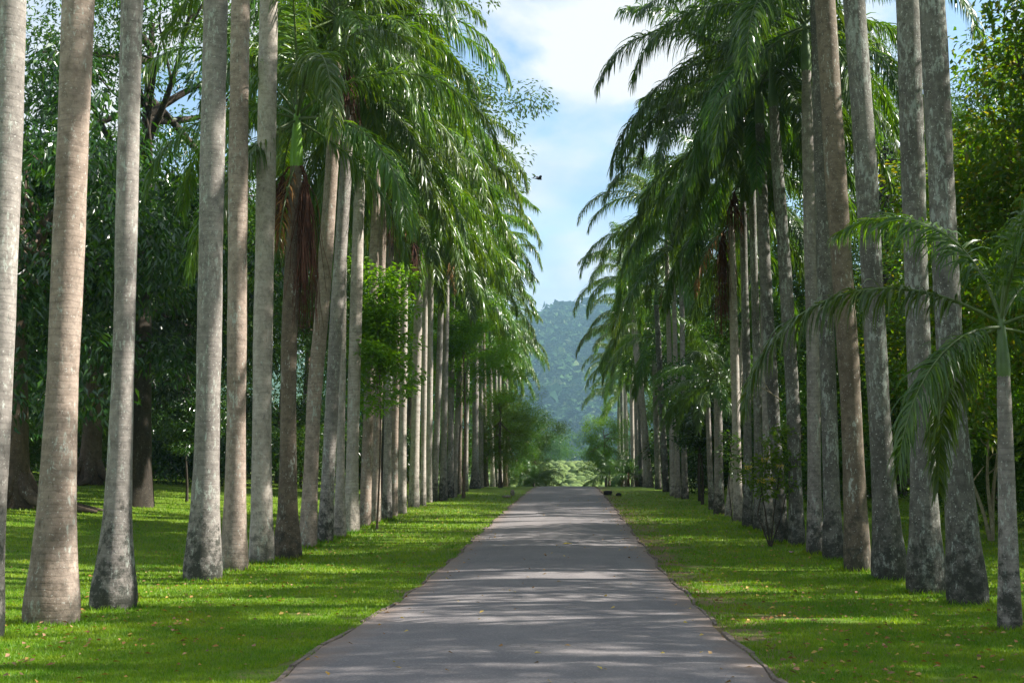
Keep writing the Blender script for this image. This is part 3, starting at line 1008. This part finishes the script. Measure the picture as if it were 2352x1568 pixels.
T = {}
T['dark_a'] = tree_template(21, 15, 6.8, 6.2, .42, 120, 190, 1.25, .36, .12, 'dk', roots=True, droop=.9, cut=-.95)
T['dark_b'] = tree_template(22, 13, 6.0, 6.0, .36, 130, 190, 1.15, .30, .10, 'dk', droop=.7, cut=-1)
T['mid_a'] = tree_template(23, 12, 4.8, 5.3, .28, 130, 180, .95, .22, .09, 'md', droop=.3, cut=-1)
T['mid_b'] = tree_template(24, 14, 5.6, 5.0, .30, 120, 200, 1.05, .22, .09, 'md', droop=.3)
T['bright_a'] = tree_template(25, 11, 4.4, 4.8, .22, 120, 190, .9, .19, .085, 'br', droop=.2, cut=-1)
T['yellow_a'] = tree_template(26, 12, 4.6, 5.2, .24, 130, 190, .95, .24, .12, 'yl', droop=.2, cut=-1)
T['tall'] = tree_template(27, 27, 7.5, 8.0, .55, 110, 170, 1.3, .30, .11, 'md', bark='bark_dark', droop=.5, nlimb=12, fork=.5, inner=.5)
T['sparse'] = tree_template(33, 13.5, 5.6, 5.2, .28, 58, 150, .72, .26, .12, 'md', droop=.3, cut=-1)
T['slim'] = tree_template(28, 8.5, 1.15, 2.7, .03, 70, 100, .45, .22, .08, 'fe', bark='bark_tree', droop=.1, nlimb=6, fork=.4, cut=-1, inner=.1)
T['bush'] = tree_template(29, 3.4, 2.3, 1.8, .07, 60, 170, .75, .17, .07, 'md', droop=.2, nlimb=5, fork=.15, cut=-1)
T['bush_dark'] = tree_template(30, 3.6, 2.4, 1.9, .07, 60, 170, .8, .22, .08, 'dk', droop=.5, nlimb=5, fork=.15, cut=-1)
T['feather'] = tree_template(31, 10.5, 2.7, 3.2, .075, 84, 330, .78, .14, .055, 'fe', bark='bark_tree', droop=.1, nlimb=8, flat=.30, cut=-.8, inner=.3)
T['sapling_dark'] = tree_template(32, 5.2, 1.4, 1.7, .06, 36, 130, .5, .2, .075, 'dk', bark='bark_dark', droop=.3, nlimb=5, cut=-1)


def tree(kind, x, y, s=1.0, rz=0.0, name='broadleaf_tree', label=None, group=None, cat='tree', sz=None, dz=0.0, limbs=99):
    t = T[kind]
    root = empty(name, (x, y, float(gz(x, y)) + dz), rz, (s, s, sz or s))
    if label and label.endswith('*'): label = unique_label(label[:-2], x, y)
    tag(root, label, cat, group)
    link('trunk', t['trunk'], root)
    for l in t['limbs'][:limbs]: link('limb', l, root)
    link('crown', t['crown'], root)
    return root


# left side of the lawn
tree('dark_a', -18.1, 41.4, 1.15, .4, 'shade_tree', 'old tree with snaking surface roots and drooping dark leaves at the left edge', sz=1.1)
tree('dark_a', -22.9, 60.5, 1.15, 2.3, 'shade_tree', 'old tree with reddish buttressed trunk seen between the two nearest left palms', sz=1.2)
gname = 'dark trees of the wood beyond the left lawn'
glab = 'wood tree *'
for i, (x, y, s, k) in enumerate((
        (-13.5, 62, 1.0, 'mid_b'), (-31, 66, 1.2, 'dark_a'), (-17.5, 78, 1.1, 'mid_b'), (-25, 82, 1.2, 'dark_a'), (-33, 84, 1.3, 'dark_b'),
        (-12.5, 84, 1.0, 'mid_b'), (-20, 97, 1.25, 'mid_b'), (-30, 101, 1.4, 'dark_a'), (-41, 100, 1.5, 'dark_b'), (-13, 104, 1.1, 'mid_b'),
        (-11.5, 122, 1.15, 'mid_b'), (-20, 124, 1.3, 'dark_b'), (-50, 118, 1.7, 'dark_a'), (-25.5, 47.5, 1.2, 'dark_b'), (-38, 122, 1.6, 'dark_b'),
        (-12, 142, 1.2, 'mid_a'))):
    tree(k, x, y, s, i * 1.7, 'forest_tree', glab, gname, sz=s * (1.25 if i in (2, 3, 6, 7, 8, 12, 14) else 1.1), limbs=4)
for i, (x, y, s, k) in enumerate(((-24.5, 55, 1.1, 'bush'), (-19.5, 68, 1.2, 'bush_dark'), (-15, 72, 1.2, 'bush'), (-23, 74, 1.4, 'bush_dark'), (-29, 76, 1.4, 'bush'),
                                  (-18.5, 84, 1.5, 'bush'), (-12, 78, 1.3, 'bush_dark'), (-26, 68, 1.1, 'bush'), (-34, 74, 1.7, 'bush_dark'), (-14.5, 92, 1.5, 'bush_dark'), (-10.5, 96, 1.4, 'bush'),
                                  (-22, 90, 2.0, 'bush_dark'), (-30, 92, 2.2, 'bush_dark'), (-38, 90, 2.3, 'bush_dark'))):
    tree(k, x, y, s, i * 2.1, 'understory_bush', 'wood edge bush *', 'bushes under the left wood', 'bush', limbs=2)
tree('tall', -8.9, 66, 1.0, .6, 'tall_tree', 'very tall open crowned tree rising behind the left palms against the sky', sz=1.05)
tree('tall', -15.5, 46, .8, 3.6, 'tall_tree', 'tall tree with black slanting branches seen between the third and fourth left palms', sz=.86)
tree('slim', -5.5, 38.6, 1.0, 1.0, 'leafy_tree', 'small bright leafy tree growing in among the left palm trunks')
tree('feather', -5.15, 65.6, 1.0, 1.0, 'feathery_tree', 'bright green feathery leafed tree in front of the white left palm trunks', sz=1.05)
tree('sapling_dark', -15.1, 50.75, .9, .5, 'sapling', 'thin dark sapling alone on the left lawn')
tree('mid_a', -5.4, 112, .72, 2.0, 'roadside_tree', 'mid green tree filling in under the far left palms', sz=.8)
tree('bright_a', -4.7, 92, .62, .3, 'roadside_tree', 'yellowish green tree in front of the far left palms', sz=.78)
tree('mid_a', -4.3, 134, .85, 4.0, 'roadside_tree', 'loose crowned tree leaning to the road at the far end of the left row', sz=.9, dz=-.6)
tree('bush', -2.9, 126, .95, 1.0, 'roadside_bush', 'grey green bush at the crest beside the left verge', cat='bush', dz=-.6)

# right side
glab = 'sunlit yellow green tree *'
gname = 'trees of the wood right of the palms'
for i, (x, y, s, k) in enumerate((
        (14.8, 39.5, 1.0, 'yellow_a'), (17.5, 47, 1.1, 'bright_a'), (24, 52, 1.2, 'yellow_a'), (18.5, 58, 1.1, 'yellow_a'), (27, 68, 1.3, 'yellow_a'),
        (17, 76, 1.0, 'bright_a'), (25, 86, 1.3, 'bright_a'), (33, 92, 1.5, 'yellow_a'), (18.5, 98, 1.1, 'yellow_a'), (24, 112, 1.5, 'bright_a'),
        (13, 108, .95, 'bright_a'), (16, 130, 1.3, 'yellow_a'), (38, 112, 1.8, 'yellow_a'))):
    tree(k, x, y, s, i * 1.3, 'forest_tree', glab, gname, sz=s * 1.08, limbs=4)
for i, (x, y, s, k) in enumerate(((12.6, 69, 1.15, 'mid_b'), (10.6, 79, 1.2, 'mid_a'), (13.5, 89, 1.25, 'mid_b'), (10.4, 98, 1.2, 'mid_a'), (15.5, 64, 1.1, 'mid_a'))):
    tree(k, x, y, s, i * 2.3, 'forest_tree', 'mid green leafy tree *', 'trees close behind the right palm row', limbs=4)
glab = 'dark leafed tree *'
for i, (x, y, s, k) in enumerate(((22, 33, .95, 'dark_b'), (21, 41, 1.0, 'dark_b'), (14, 122, 1.0, 'mid_b'), (12, 138, .9, 'mid_b'), (30, 58, 1.3, 'mid_b'), (30, 100, 1.6, 'dark_b'))):
    tree(k, x, y, s, i * 1.9 + .5, 'forest_tree', glab, 'dark trees in the right wood', sz=s, limbs=4)
for i, (x, y, s, k) in enumerate(((14, 41, 1.0, 'bush'), (17, 50, 1.2, 'bush_dark'), (11.2, 52, .9, 'bush'), (20, 60, 1.5, 'bush'), (13.5, 63, 1.2, 'bush_dark'), (10.2, 73, 1.2, 'bush_dark'),
                                  (16, 80, 1.6, 'bush'), (10, 92, 1.5, 'bush_dark'), (22, 74, 1.8, 'bush'), (14, 100, 2.0, 'bush_dark'), (9.5, 112, 1.6, 'bush'))):
    tree(k, x, y, s, i * 2.7, 'understory_bush', 'bush under the green wood *', 'bushes under the right wood', 'bush', limbs=2)
for x, y, s, sz_, rz_, lb in ((22.5, 58, .78, .82, 1.0, 'lofty tree whose leaves close off the sky at the right edge'), (26, 72, .95, 1.0, 2.2, 'lofty tree farther back behind the right edge trunks'), (17.2, 67, .85, .9, 5.0, 'lofty tree with high crown seen left of the two thickest right trunks'), (24, 92, 1.1, 1.1, 4.2, 'lofty spreading tree seen high between the thick right trunks')):
    tree('tall', x, y, s, rz_, 'tall_tree', lb, None, sz=sz_)
tree('yellow_a', 13.6, 31.0, .95, 4.0, 'forest_tree', 'yellow leaved tree closest behind the thickest right palm trunks', sz=1.3)
tree('sapling_dark', 6.3, 57.5, 1.0, .9, 'dark_sapling', 'dark leafed small tree between the right palm trunks beyond the short palms')
tree('sapling_dark', 6.6, 61.5, 1.15, 3.9, 'dark_sapling', 'dark leafy small tree with crooked stem farther along the right row', sz=1.3)
tree('bright_a', 3.9, 127, .68, 1.9, 'roadside_tree', 'fresh green tree beside the road at the far end of the right row', sz=.84, dz=-.5)
# trees off to the right of the camera: their shade lies over the near lawn and road
for i, (x, y, s, k) in enumerate(((16.5, 18.5, 1.1, 'sparse'), (16, 10.5, 1.1, 'sparse'), (17, 27.5, 1.15, 'sparse'), (17.5, 3, 1.0, 'sparse'), (23.5, 14, 1.25, 'sparse'), (24, 23, 1.3, 'sparse'))):
    tree(k, x, y, s, i * 1.1, 'shade_tree', 'loose crowned tree outside the frame at right, %s of six along the lawn' % ORD[[2, 1, 5, 0, 3, 4][i]], 'trees right of the viewer', sz=s * (1.3 if i % 2 == 0 else 1.1), limbs=5)

# multi stemmed pale shrub right
t = empty('thin_stemmed_tree', (11.4, 34.0, float(gz(11.4, 34))))
tag(t, 'three thin pale crooked stems rising from one foot on the right lawn', 'tree')
rs = np.random.default_rng(5)
for k, (dx, dy) in enumerate(((-.75, .2), (-.02, -.1), (.5, .3))):
    q = np.linspace(0, 1, 12)
    p = np.stack([dx * q ** .9 + .05 * np.sin(q * 9 + k), dy * q + .05 * np.cos(q * 8), q * (3.6 + .4 * k) - .1], -1)
    st = Acc()
    st.add(*tube_np(p, np.linspace(.055, .022, 12), 8))
    for b_ in range(5):
        i0 = 5 + b_
        e = p[i0] + np.array([rs.uniform(-.7, .7), rs.uniform(-.5, .5), rs.uniform(.15, .7)])
        st.add(*tube_np([p[i0], (p[i0] + e) / 2 + rs.normal(0, .07, 3), e], [.022, .015, .006], 5))
    link('stem', st.build('stem', [M['bark_stem']]), t)
cc = rs.uniform((-1.6, -1.2, 2.9), (1.5, 1.2, 5.2), (30, 3))
link('crown', mesh_np('crown', *leaves_np(rs, cc, 70, .42, .14, .07, .2), [M['yl']], False), t)

# yellow flowered shrub among the right trunks
t = empty('flowering_shrub', (5.15, 32.2, float(gz(5.15, 32.2))))
tag(t, 'small green shrub with pale yellow flower heads between the right palm trunks', 'shrub')
cc = np.array([(0.2, 0, 2.15), (-.1, .1, 2.0), (.45, 0, 2.35), (.0, -.1, 1.6), (.35, .1, 1.75), (.2, 0, 1.35), (.55, .1, 2.0), (-.25, 0, 1.75), (.75, .2, 1.55), (.3, 0, 2.65), (.6, 0, 2.9), (.9, .1, 2.2)])
for k in range(4):
    e = cc[[0, 3, 6, 8][k]]
    link('stem', mesh_np('stem', *tube_np([(.25, .1, -.05), (.25 + .2 * (k - 1.5), .1, .8), tuple(e)], [.025, .02, .01], 6), [M['bark_dark']]), t)
link('foliage', mesh_np('foliage', *leaves_np(rs, cc, 75, .26, .15, .07, .2), [M['br']], False), t)
for k, e in enumerate([(.1, -.25, 2.15), (-.3, -.2, 1.95), (.25, -.28, 1.65), (.5, -.2, 2.0), (.0, -.25, 1.62)]):
    pc, pf = leaves_np(rs, np.array([e]), 26, .085, .06, .045, -.6)
    link('flower_head', mesh_np('flower_head', pc, pf, [M['yellow']], False), t)
# small leafy climber on the bright white palm
t = empty('climbing_plant', (5.75, 43.3, float(gz(5.75, 43.3))))
tag(t, 'sparse dark leaved climber on the foot of the smooth bright white palm', 'plant')
link('stem', mesh_np('stem', *tube_np([(.1, 0, -.05), (.0, .05, 1.2), (.12, .1, 2.2), (.05, .08, 3.0)], [.02, .018, .014, .008], 6), [M['bark_dark']]), t)
cc = np.array([(0, 0, 2.9), (.25, -.1, 2.7), (-.15, -.1, 2.4), (.2, -.1, 2.1), (.05, -.1, 1.7), (.35, 0, 2.3)])
link('foliage', mesh_np('foliage', *leaves_np(rs, cc, 45, .28, .15, .07, .2), [M['md']], False), t)
# bare twig
t = empty('dead_branch', (5.3, 32.9, float(gz(5.3, 32.9)) + 3.95))
tag(t, 'bare pale twig sticking out sideways between the right trunks', 'branch')
link('twig', mesh_np('twig', *tube_np([(.6, .2, -.25), (.3, .1, -.05), (0, 0, .1), (-.3, -.05, .25), (-.55, -.1, .3)], [.018, .015, .012, .009, .004], 6), [M['bark_stem']]), t)
link('twig', mesh_np('twig', *tube_np([(.3, .1, -.05), (.15, .1, .2), (.12, .05, .5), (-.02, .05, .75)], [.012, .01, .007, .003], 6), [M['bark_stem']]), t)

# ------------------------------------------------------------------ stones, bird, leaves, grass
def stone(x, y, sx, sy, sz, mat, label, seed):
    bm = bmesh.new()
    bmesh.ops.create_icosphere(bm, subdivisions=3, radius=1)
    rr_ = random.Random(seed)
    ph = [rr_.uniform(0, 6) for _ in range(6)]
    for v in bm.verts:
        c_ = v.co
        d = 1 + .13 * math.sin(3 * c_.x + ph[0]) * math.cos(2.5 * c_.y + ph[1]) + .07 * math.sin(7 * c_.z + ph[2] + 4 * c_.x)
        v.co = Vector((math.copysign(abs(c_.x) ** .7, c_.x) * sx * d, math.copysign(abs(c_.y) ** .7, c_.y) * sy * d, math.copysign(abs(c_.z) ** .7, c_.z) * sz * d + sz * .75))
    me = bpy.data.meshes.new('stone')
    bm.to_mesh(me)
    bm.free()
    me.materials.append(M[mat])
    for pl in me.polygons: pl.use_smooth = True
    o = link('stone', me, None, (x, y, float(gz(x, y))))
    tag(o, label, 'stone', 'marker stones on the verges')


stone(-2.80, 69.8, .12, .12, .19, 'stone', 'upright pale stone on the left verge near the crest', 1)
stone(-2.95, 66.0, .22, .17, .08, 'stone', 'low flat brown stone beside the upright pale one', 2)
stone(2.46, 71.0, .22, .2, .15, 'stone_dark', 'larger dark stone by the right road edge near the crest', 3)
stone(2.98, 68.9, .16, .15, .10, 'stone_dark', 'smaller dark stone set back on the right verge', 4)

# bird
b0 = empty('bird', (-1.15, 62.0, 0))
b0.location.z = 1.65 + (1130 - 400) * 62.0 / 2900
tag(b0, 'small dark bird flying in the sky between the palm rows', 'bird')
zs = np.linspace(-.22, .22, 11)
rd = np.interp(zs, [-.22, -.12, 0, .1, .16, .2, .22], [.012, .03, .065, .055, .045, .03, .004])
bco, bf = tube_np(np.stack([zs, zs * 0, .02 * np.cos(zs * 8)], -1), rd, 10)
link('body', mesh_np('body', bco, bf, [M['black']]), b0, rz=.5)
for sg in (-1, 1):
    q = np.linspace(0, 1, 7)
    sp = np.stack([.05 - .12 * q ** 2, sg * (.04 + .38 * q), .20 * np.sin(q * 2.4) * (1.0 if sg > 0 else .5)], -1)
    ch = np.interp(q, [0, .4, 1], [.15, .17, .03])
    top = [sp + np.array([.5, 0, .008]) * ch[:, None] * [1, 1, 0] + [0, 0, .008], sp - np.array([.5, 0, 0]) * ch[:, None] + [0, 0, .004], sp - np.array([.5, 0, 0]) * ch[:, None] - [0, 0, .004], sp + np.array([.5, 0, 0]) * ch[:, None] - [0, 0, .008]]
    co = np.stack(top, 1).reshape(-1, 3)
    f = [[4 * a_ + b_, 4 * a_ + (b_ + 1) % 4, 4 * a_ + 4 + (b_ + 1) % 4, 4 * a_ + 4 + b_] for a_ in range(6) for b_ in range(4)]
    link('wing', mesh_np('wing', co, f, [M['black']], False), b0, rz=.5)
tl = [(-.2, -.02, 0), (-.2, .02, 0), (-.36, .06, 0), (-.36, -.06, 0), (-.2, -.02, .01), (-.2, .02, .01), (-.36, .06, .006), (-.36, -.06, .006)]
link('tail', mesh_np('tail', tl, [(0, 1, 2, 3), (4, 5, 6, 7), (0, 1, 5, 4), (1, 2, 6, 5), (2, 3, 7, 6), (3, 0, 4, 7)], [M['black']], False), b0, rz=.5)

# fallen leaves
M['litter'] = leaf_mat('fallen_leaf_litter', [(.30, .16, .04), (.20, .09, .04), (.42, .30, .07), (.35, .20, .12), (.12, .08, .04)], rough=.7, trans=.1, spec=.2)


def litter(name, xs, ys, zs, size, label):
    n = len(xs)
    a = rng.uniform(0, 6.28, n)
    d = np.stack([np.cos(a), np.sin(a), rng.uniform(-.1, .35, n)], -1)
    s = np.stack([-np.sin(a), np.cos(a), rng.uniform(-.4, .4, n)], -1)
    p = np.stack([xs, ys, zs], -1)
    l = size * rng.uniform(.6, 1.4, n)[:, None]
    co = np.stack([p, p + d * l * .5 + s * l * .28 + [0, 0, .015], p + d * l, p + d * l * .5 - s * l * .28], 1).reshape(-1, 3)
    f = np.array([[0, 1, 2], [0, 2, 3]])[None] + (np.arange(n) * 4)[:, None, None]
    tag(link(name, mesh_np(name, co, f.reshape(-1, 3), [M['litter']], False)), label, kind='stuff')


n = 5600
ys = 9 + 70 * rng.random(n) ** 1.5
sgn = rng.choice([-1, 1], n)
xs = sgn * (2.35 + np.abs(rng.normal(0, 1, n)) * 2.6 + rng.random(n) * 4 * (sgn < 0))
litter('fallen_leaves', xs, ys, gz(xs, ys) + .035, .062, 'yellow and brown leaves fallen on the lawn')
n = 260
ys = 9 + 60 * rng.random(n) ** 1.3
xs = rng.uniform(-2.15, 2.15, n)
xs[:120] = np.sign(xs[:120]) * rng.uniform(1.7, 2.2, 120)
litter('road_litter', xs, ys, prf_l(ys) + .052, .062, 'small dry leaves scattered on the road')
co = np.array([(0, 0, .01), (.10, .09, .035), (.24, .0, .02), (.10, -.09, .03), (.0, 0, .002), (.10, .09, .027), (.24, 0, .012), (.10, -.09, .022)])
o = link('fallen_leaf', mesh_np('fallen_leaf', co, [(0, 1, 2, 3), (4, 7, 6, 5), (0, 1, 5, 4), (1, 2, 6, 5), (2, 3, 7, 6), (3, 0, 4, 7)], [M['yellow']], False), None, (0.2, 32.4, float(prf_l(32.4)) + .05), .3)
tag(o, 'large yellow leaf lying in the middle of the road', 'leaf')
o = link('fallen_petals', mesh_np('fallen_petals', co * [.7, .7, 1.2], [(0, 1, 2, 3), (4, 7, 6, 5), (0, 1, 5, 4), (1, 2, 6, 5), (2, 3, 7, 6), (3, 0, 4, 7)], [M['pink']], False), None, (5.5, 30.0, float(gz(5.5, 30)) + .03), 1.0)
tag(o, 'pink fallen petal on the right lawn before the palm trunks', 'petal')

# grass blades
M['blades'] = leaf_mat('grass_blades', [(.085, .180, .006), (.125, .230, .008), (.175, .262, .010), (.10, .20, .006)], rough=.5, trans=.4, tcol=(1.6, 1.6, .4), spec=.35)
nt_ = M['blades'].node_tree
_, v_ = obj_coords(nt_, rand=False)
hs_ = [q for q in nt_.nodes if q.bl_idname == 'ShaderNodeHueSaturation'][0]
src_ = hs_.inputs['Color'].links[0].from_socket
pn_ = ramp(nt_, noise(nt_, v_, .8, 5, .65), [(.36, (.62, .78, .7)), (.5, (1, 1, 1)), (.66, (1.5, 1.15, 1.1))])
nt_.links.new(mix(nt_, 1.0, src_, pn_, 'MULTIPLY'), hs_.inputs['Color'])
n = 430000
u = rng.random(n)
d0, d1 = 9.0, 75.0
yy = 1 / (1 / d0 - u * (1 / d0 - 1 / d1))
lx = -.475 * yy - 1.0
hx_ = .40 * yy + 1.5
xx = lx + (hx_ - lx) * rng.random(n)
ok = (np.abs(xx) > RW + .01 + .14 * rng.random(n) * (np.sin(yy * 1.1 + xx) > -.3)) & (xx > -26)
wv_ = np.sin(xx * 1.9 + 3 * np.sin(yy * .7)) * np.sin(yy * 1.3 + 1.5) + .5 * np.sin(xx * 5.1 + yy * 2.3) * np.sin(yy * 3.7 - xx)
worn = (wv_ > np.where(xx > 0, .38, .75) + .25 * np.abs(np.abs(xx) - 2.6)) & (np.abs(xx) < 5) & (rng.random(n) > .12)
ok &= ~worn
xx, yy = xx[ok], yy[ok]
n = len(xx)
ex_, ey_ = [], []
for (x_, y_, rb_, *_r) in LEFT[:14] + RIGHT[:12]:
    m_ = 260
    a_ = rng.uniform(0, 6.28, m_)
    r_ = rb_ * 1.04 + np.abs(rng.normal(0, .06, m_))
    ex_.append(x_ + r_ * np.cos(a_)); ey_.append(y_ + r_ * np.sin(a_))
n0_ = n
xx = np.concatenate([xx] + ex_); yy = np.concatenate([yy] + ey_)
n = len(xx)
sc = np.clip(yy / 14, .8, 3.2)
a = rng.uniform(0, 6.28, n)
w = np.stack([np.cos(a), np.sin(a), 0 * a], -1) * (.0065 * sc)[:, None]
h = (rng.uniform(.02, .052, n) * sc ** .55)
h[n0_:] *= 1.8
lean = rng.normal(0, .45, (n, 2)) * h[:, None]
p = np.stack([xx, yy, gz(xx, yy) - .004], -1)
zt_ = np.interp(yy, YS, gz(0, YS))
flat_ = np.abs(xx) < 9
p[:, 2] = np.where(flat_, zt_, p[:, 2]) - .004
co = np.stack([p - w, p + w, p + np.concatenate([lean, h[:, None]], 1)], 1).reshape(-1, 3)
tag(link('grass', mesh_np('grass', co, np.arange(n * 3).reshape(-1, 3), [M['blades']], False)), 'short mown green grass on both verges', kind='stuff')

# far valley scrub
cc_ = []
for i, (x, y, s) in enumerate([(rng.uniform(-55, 60), rng.uniform(330, 430), rng.uniform(1.0, 2.2)) for _ in range(18)]):
    tree('bush', x, y, s * 1.7, i, 'scrub_tree', 'round tree on the low rise before the far hill', 'trees on the low rise', limbs=0)

K = 5200
cx = rng.uniform(-90, 90, K)
cy = rng.uniform(232, 400, K)
rr = rng.uniform(.35, 1.3, K)
cz = gz(cx, cy) + rr * .2
co = ico_v[None] * (1 + rng.uniform(-.35, .35, (K, len(ico_v), 1))) * rr[:, None, None] * np.array([1.2, 1.2, .8]) + np.stack([cx, cy, cz], -1)[:, None, :]
fc = ico_f[None] + (np.arange(K) * len(ico_v))[:, None, None]
m, nt, o = new_mat('meadow_scrub')
g = nt.nodes.new('ShaderNodeNewGeometry')
_, v = obj_coords(nt, rand=False)
c = mix(nt, noise(nt, v, 3.0, 4, .8), ramp(nt, g.outputs['Random Per Island'], [(0, (.08, .13, .02)), (.6, (.115, .165, .025)), (1, (.15, .18, .04))]), (.06, .10, .014))
p = N(nt, 'ShaderNodeBsdfPrincipled', Roughness=.9)
nt.links.new(c, p.inputs['Base Color'])
nt.links.new(p.outputs[0], o.inputs['Surface'])
tag(link('meadow_scrub', mesh_np('meadow_scrub', co.reshape(-1, 3), fc.reshape(-1, 3), [m])), 'yellow green scrub covering the low rise beyond the crest', kind='stuff')

# low palms by the crest
def low_palm(x, y, s, n_, lab, dz=0.0, dry=False):
    r0 = empty('young_palm', (x, y, float(gz(x, y)) + dz), 0, (s, s, s))
    tag(r0, lab, 'palm tree', None)
    link('trunk', mesh_np('trunk', *tube_np([(0, 0, -.2), (0, 0, .3), (0, 0, .8)], [.16, .14, .07], 10), [M['bark_brown']]), r0)
    for k in range(n_):
        link('frond', FR['frond_young'][min(6, int(k / n_ * 7))][k % 2], r0, (0, 0, .7), k * 2.4, (.8, .8, .8))
    if dry:
        for k in range(3): link('dead_frond', DRY[k % 2], r0, (0, 0, 1.6), k * 2.0 + .5)['label'] = 'orange brown dead frond'


low_palm(-3.1, 121, .95, 13, 'low trunkless palm spreading by the left verge at the crest', -.2)
low_palm(3.9, 116, 1.0, 12, 'low drooping palm by the right verge at the crest', 0)
low_palm(5.1, 104, .9, 10, 'young palm with orange brown dead fronds under the right row near the crest', .0, True)

# ------------------------------------------------------------------ haze
bm = bmesh.new()
bmesh.ops.create_cube(bm, size=1)
me = bpy.data.meshes.new('haze')
bm.to_mesh(me)
bm.free()
m, nt, o = new_mat('thin_blue_air')
pv = nt.nodes.new('ShaderNodeVolumePrincipled')
pv.inputs['Density'].default_value = .00017
pv.inputs['Color'].default_value = (.45, .77, 1.0, 1)
pv.inputs['Anisotropy'].default_value = .2
nt.links.new(pv.outputs[0], o.inputs['Volume'])
me.materials.append(m)
hz = link('haze', me, None, (0, 1440, 167), 0, (3900, 3400, 342))
hz['kind'] = 'stuff'
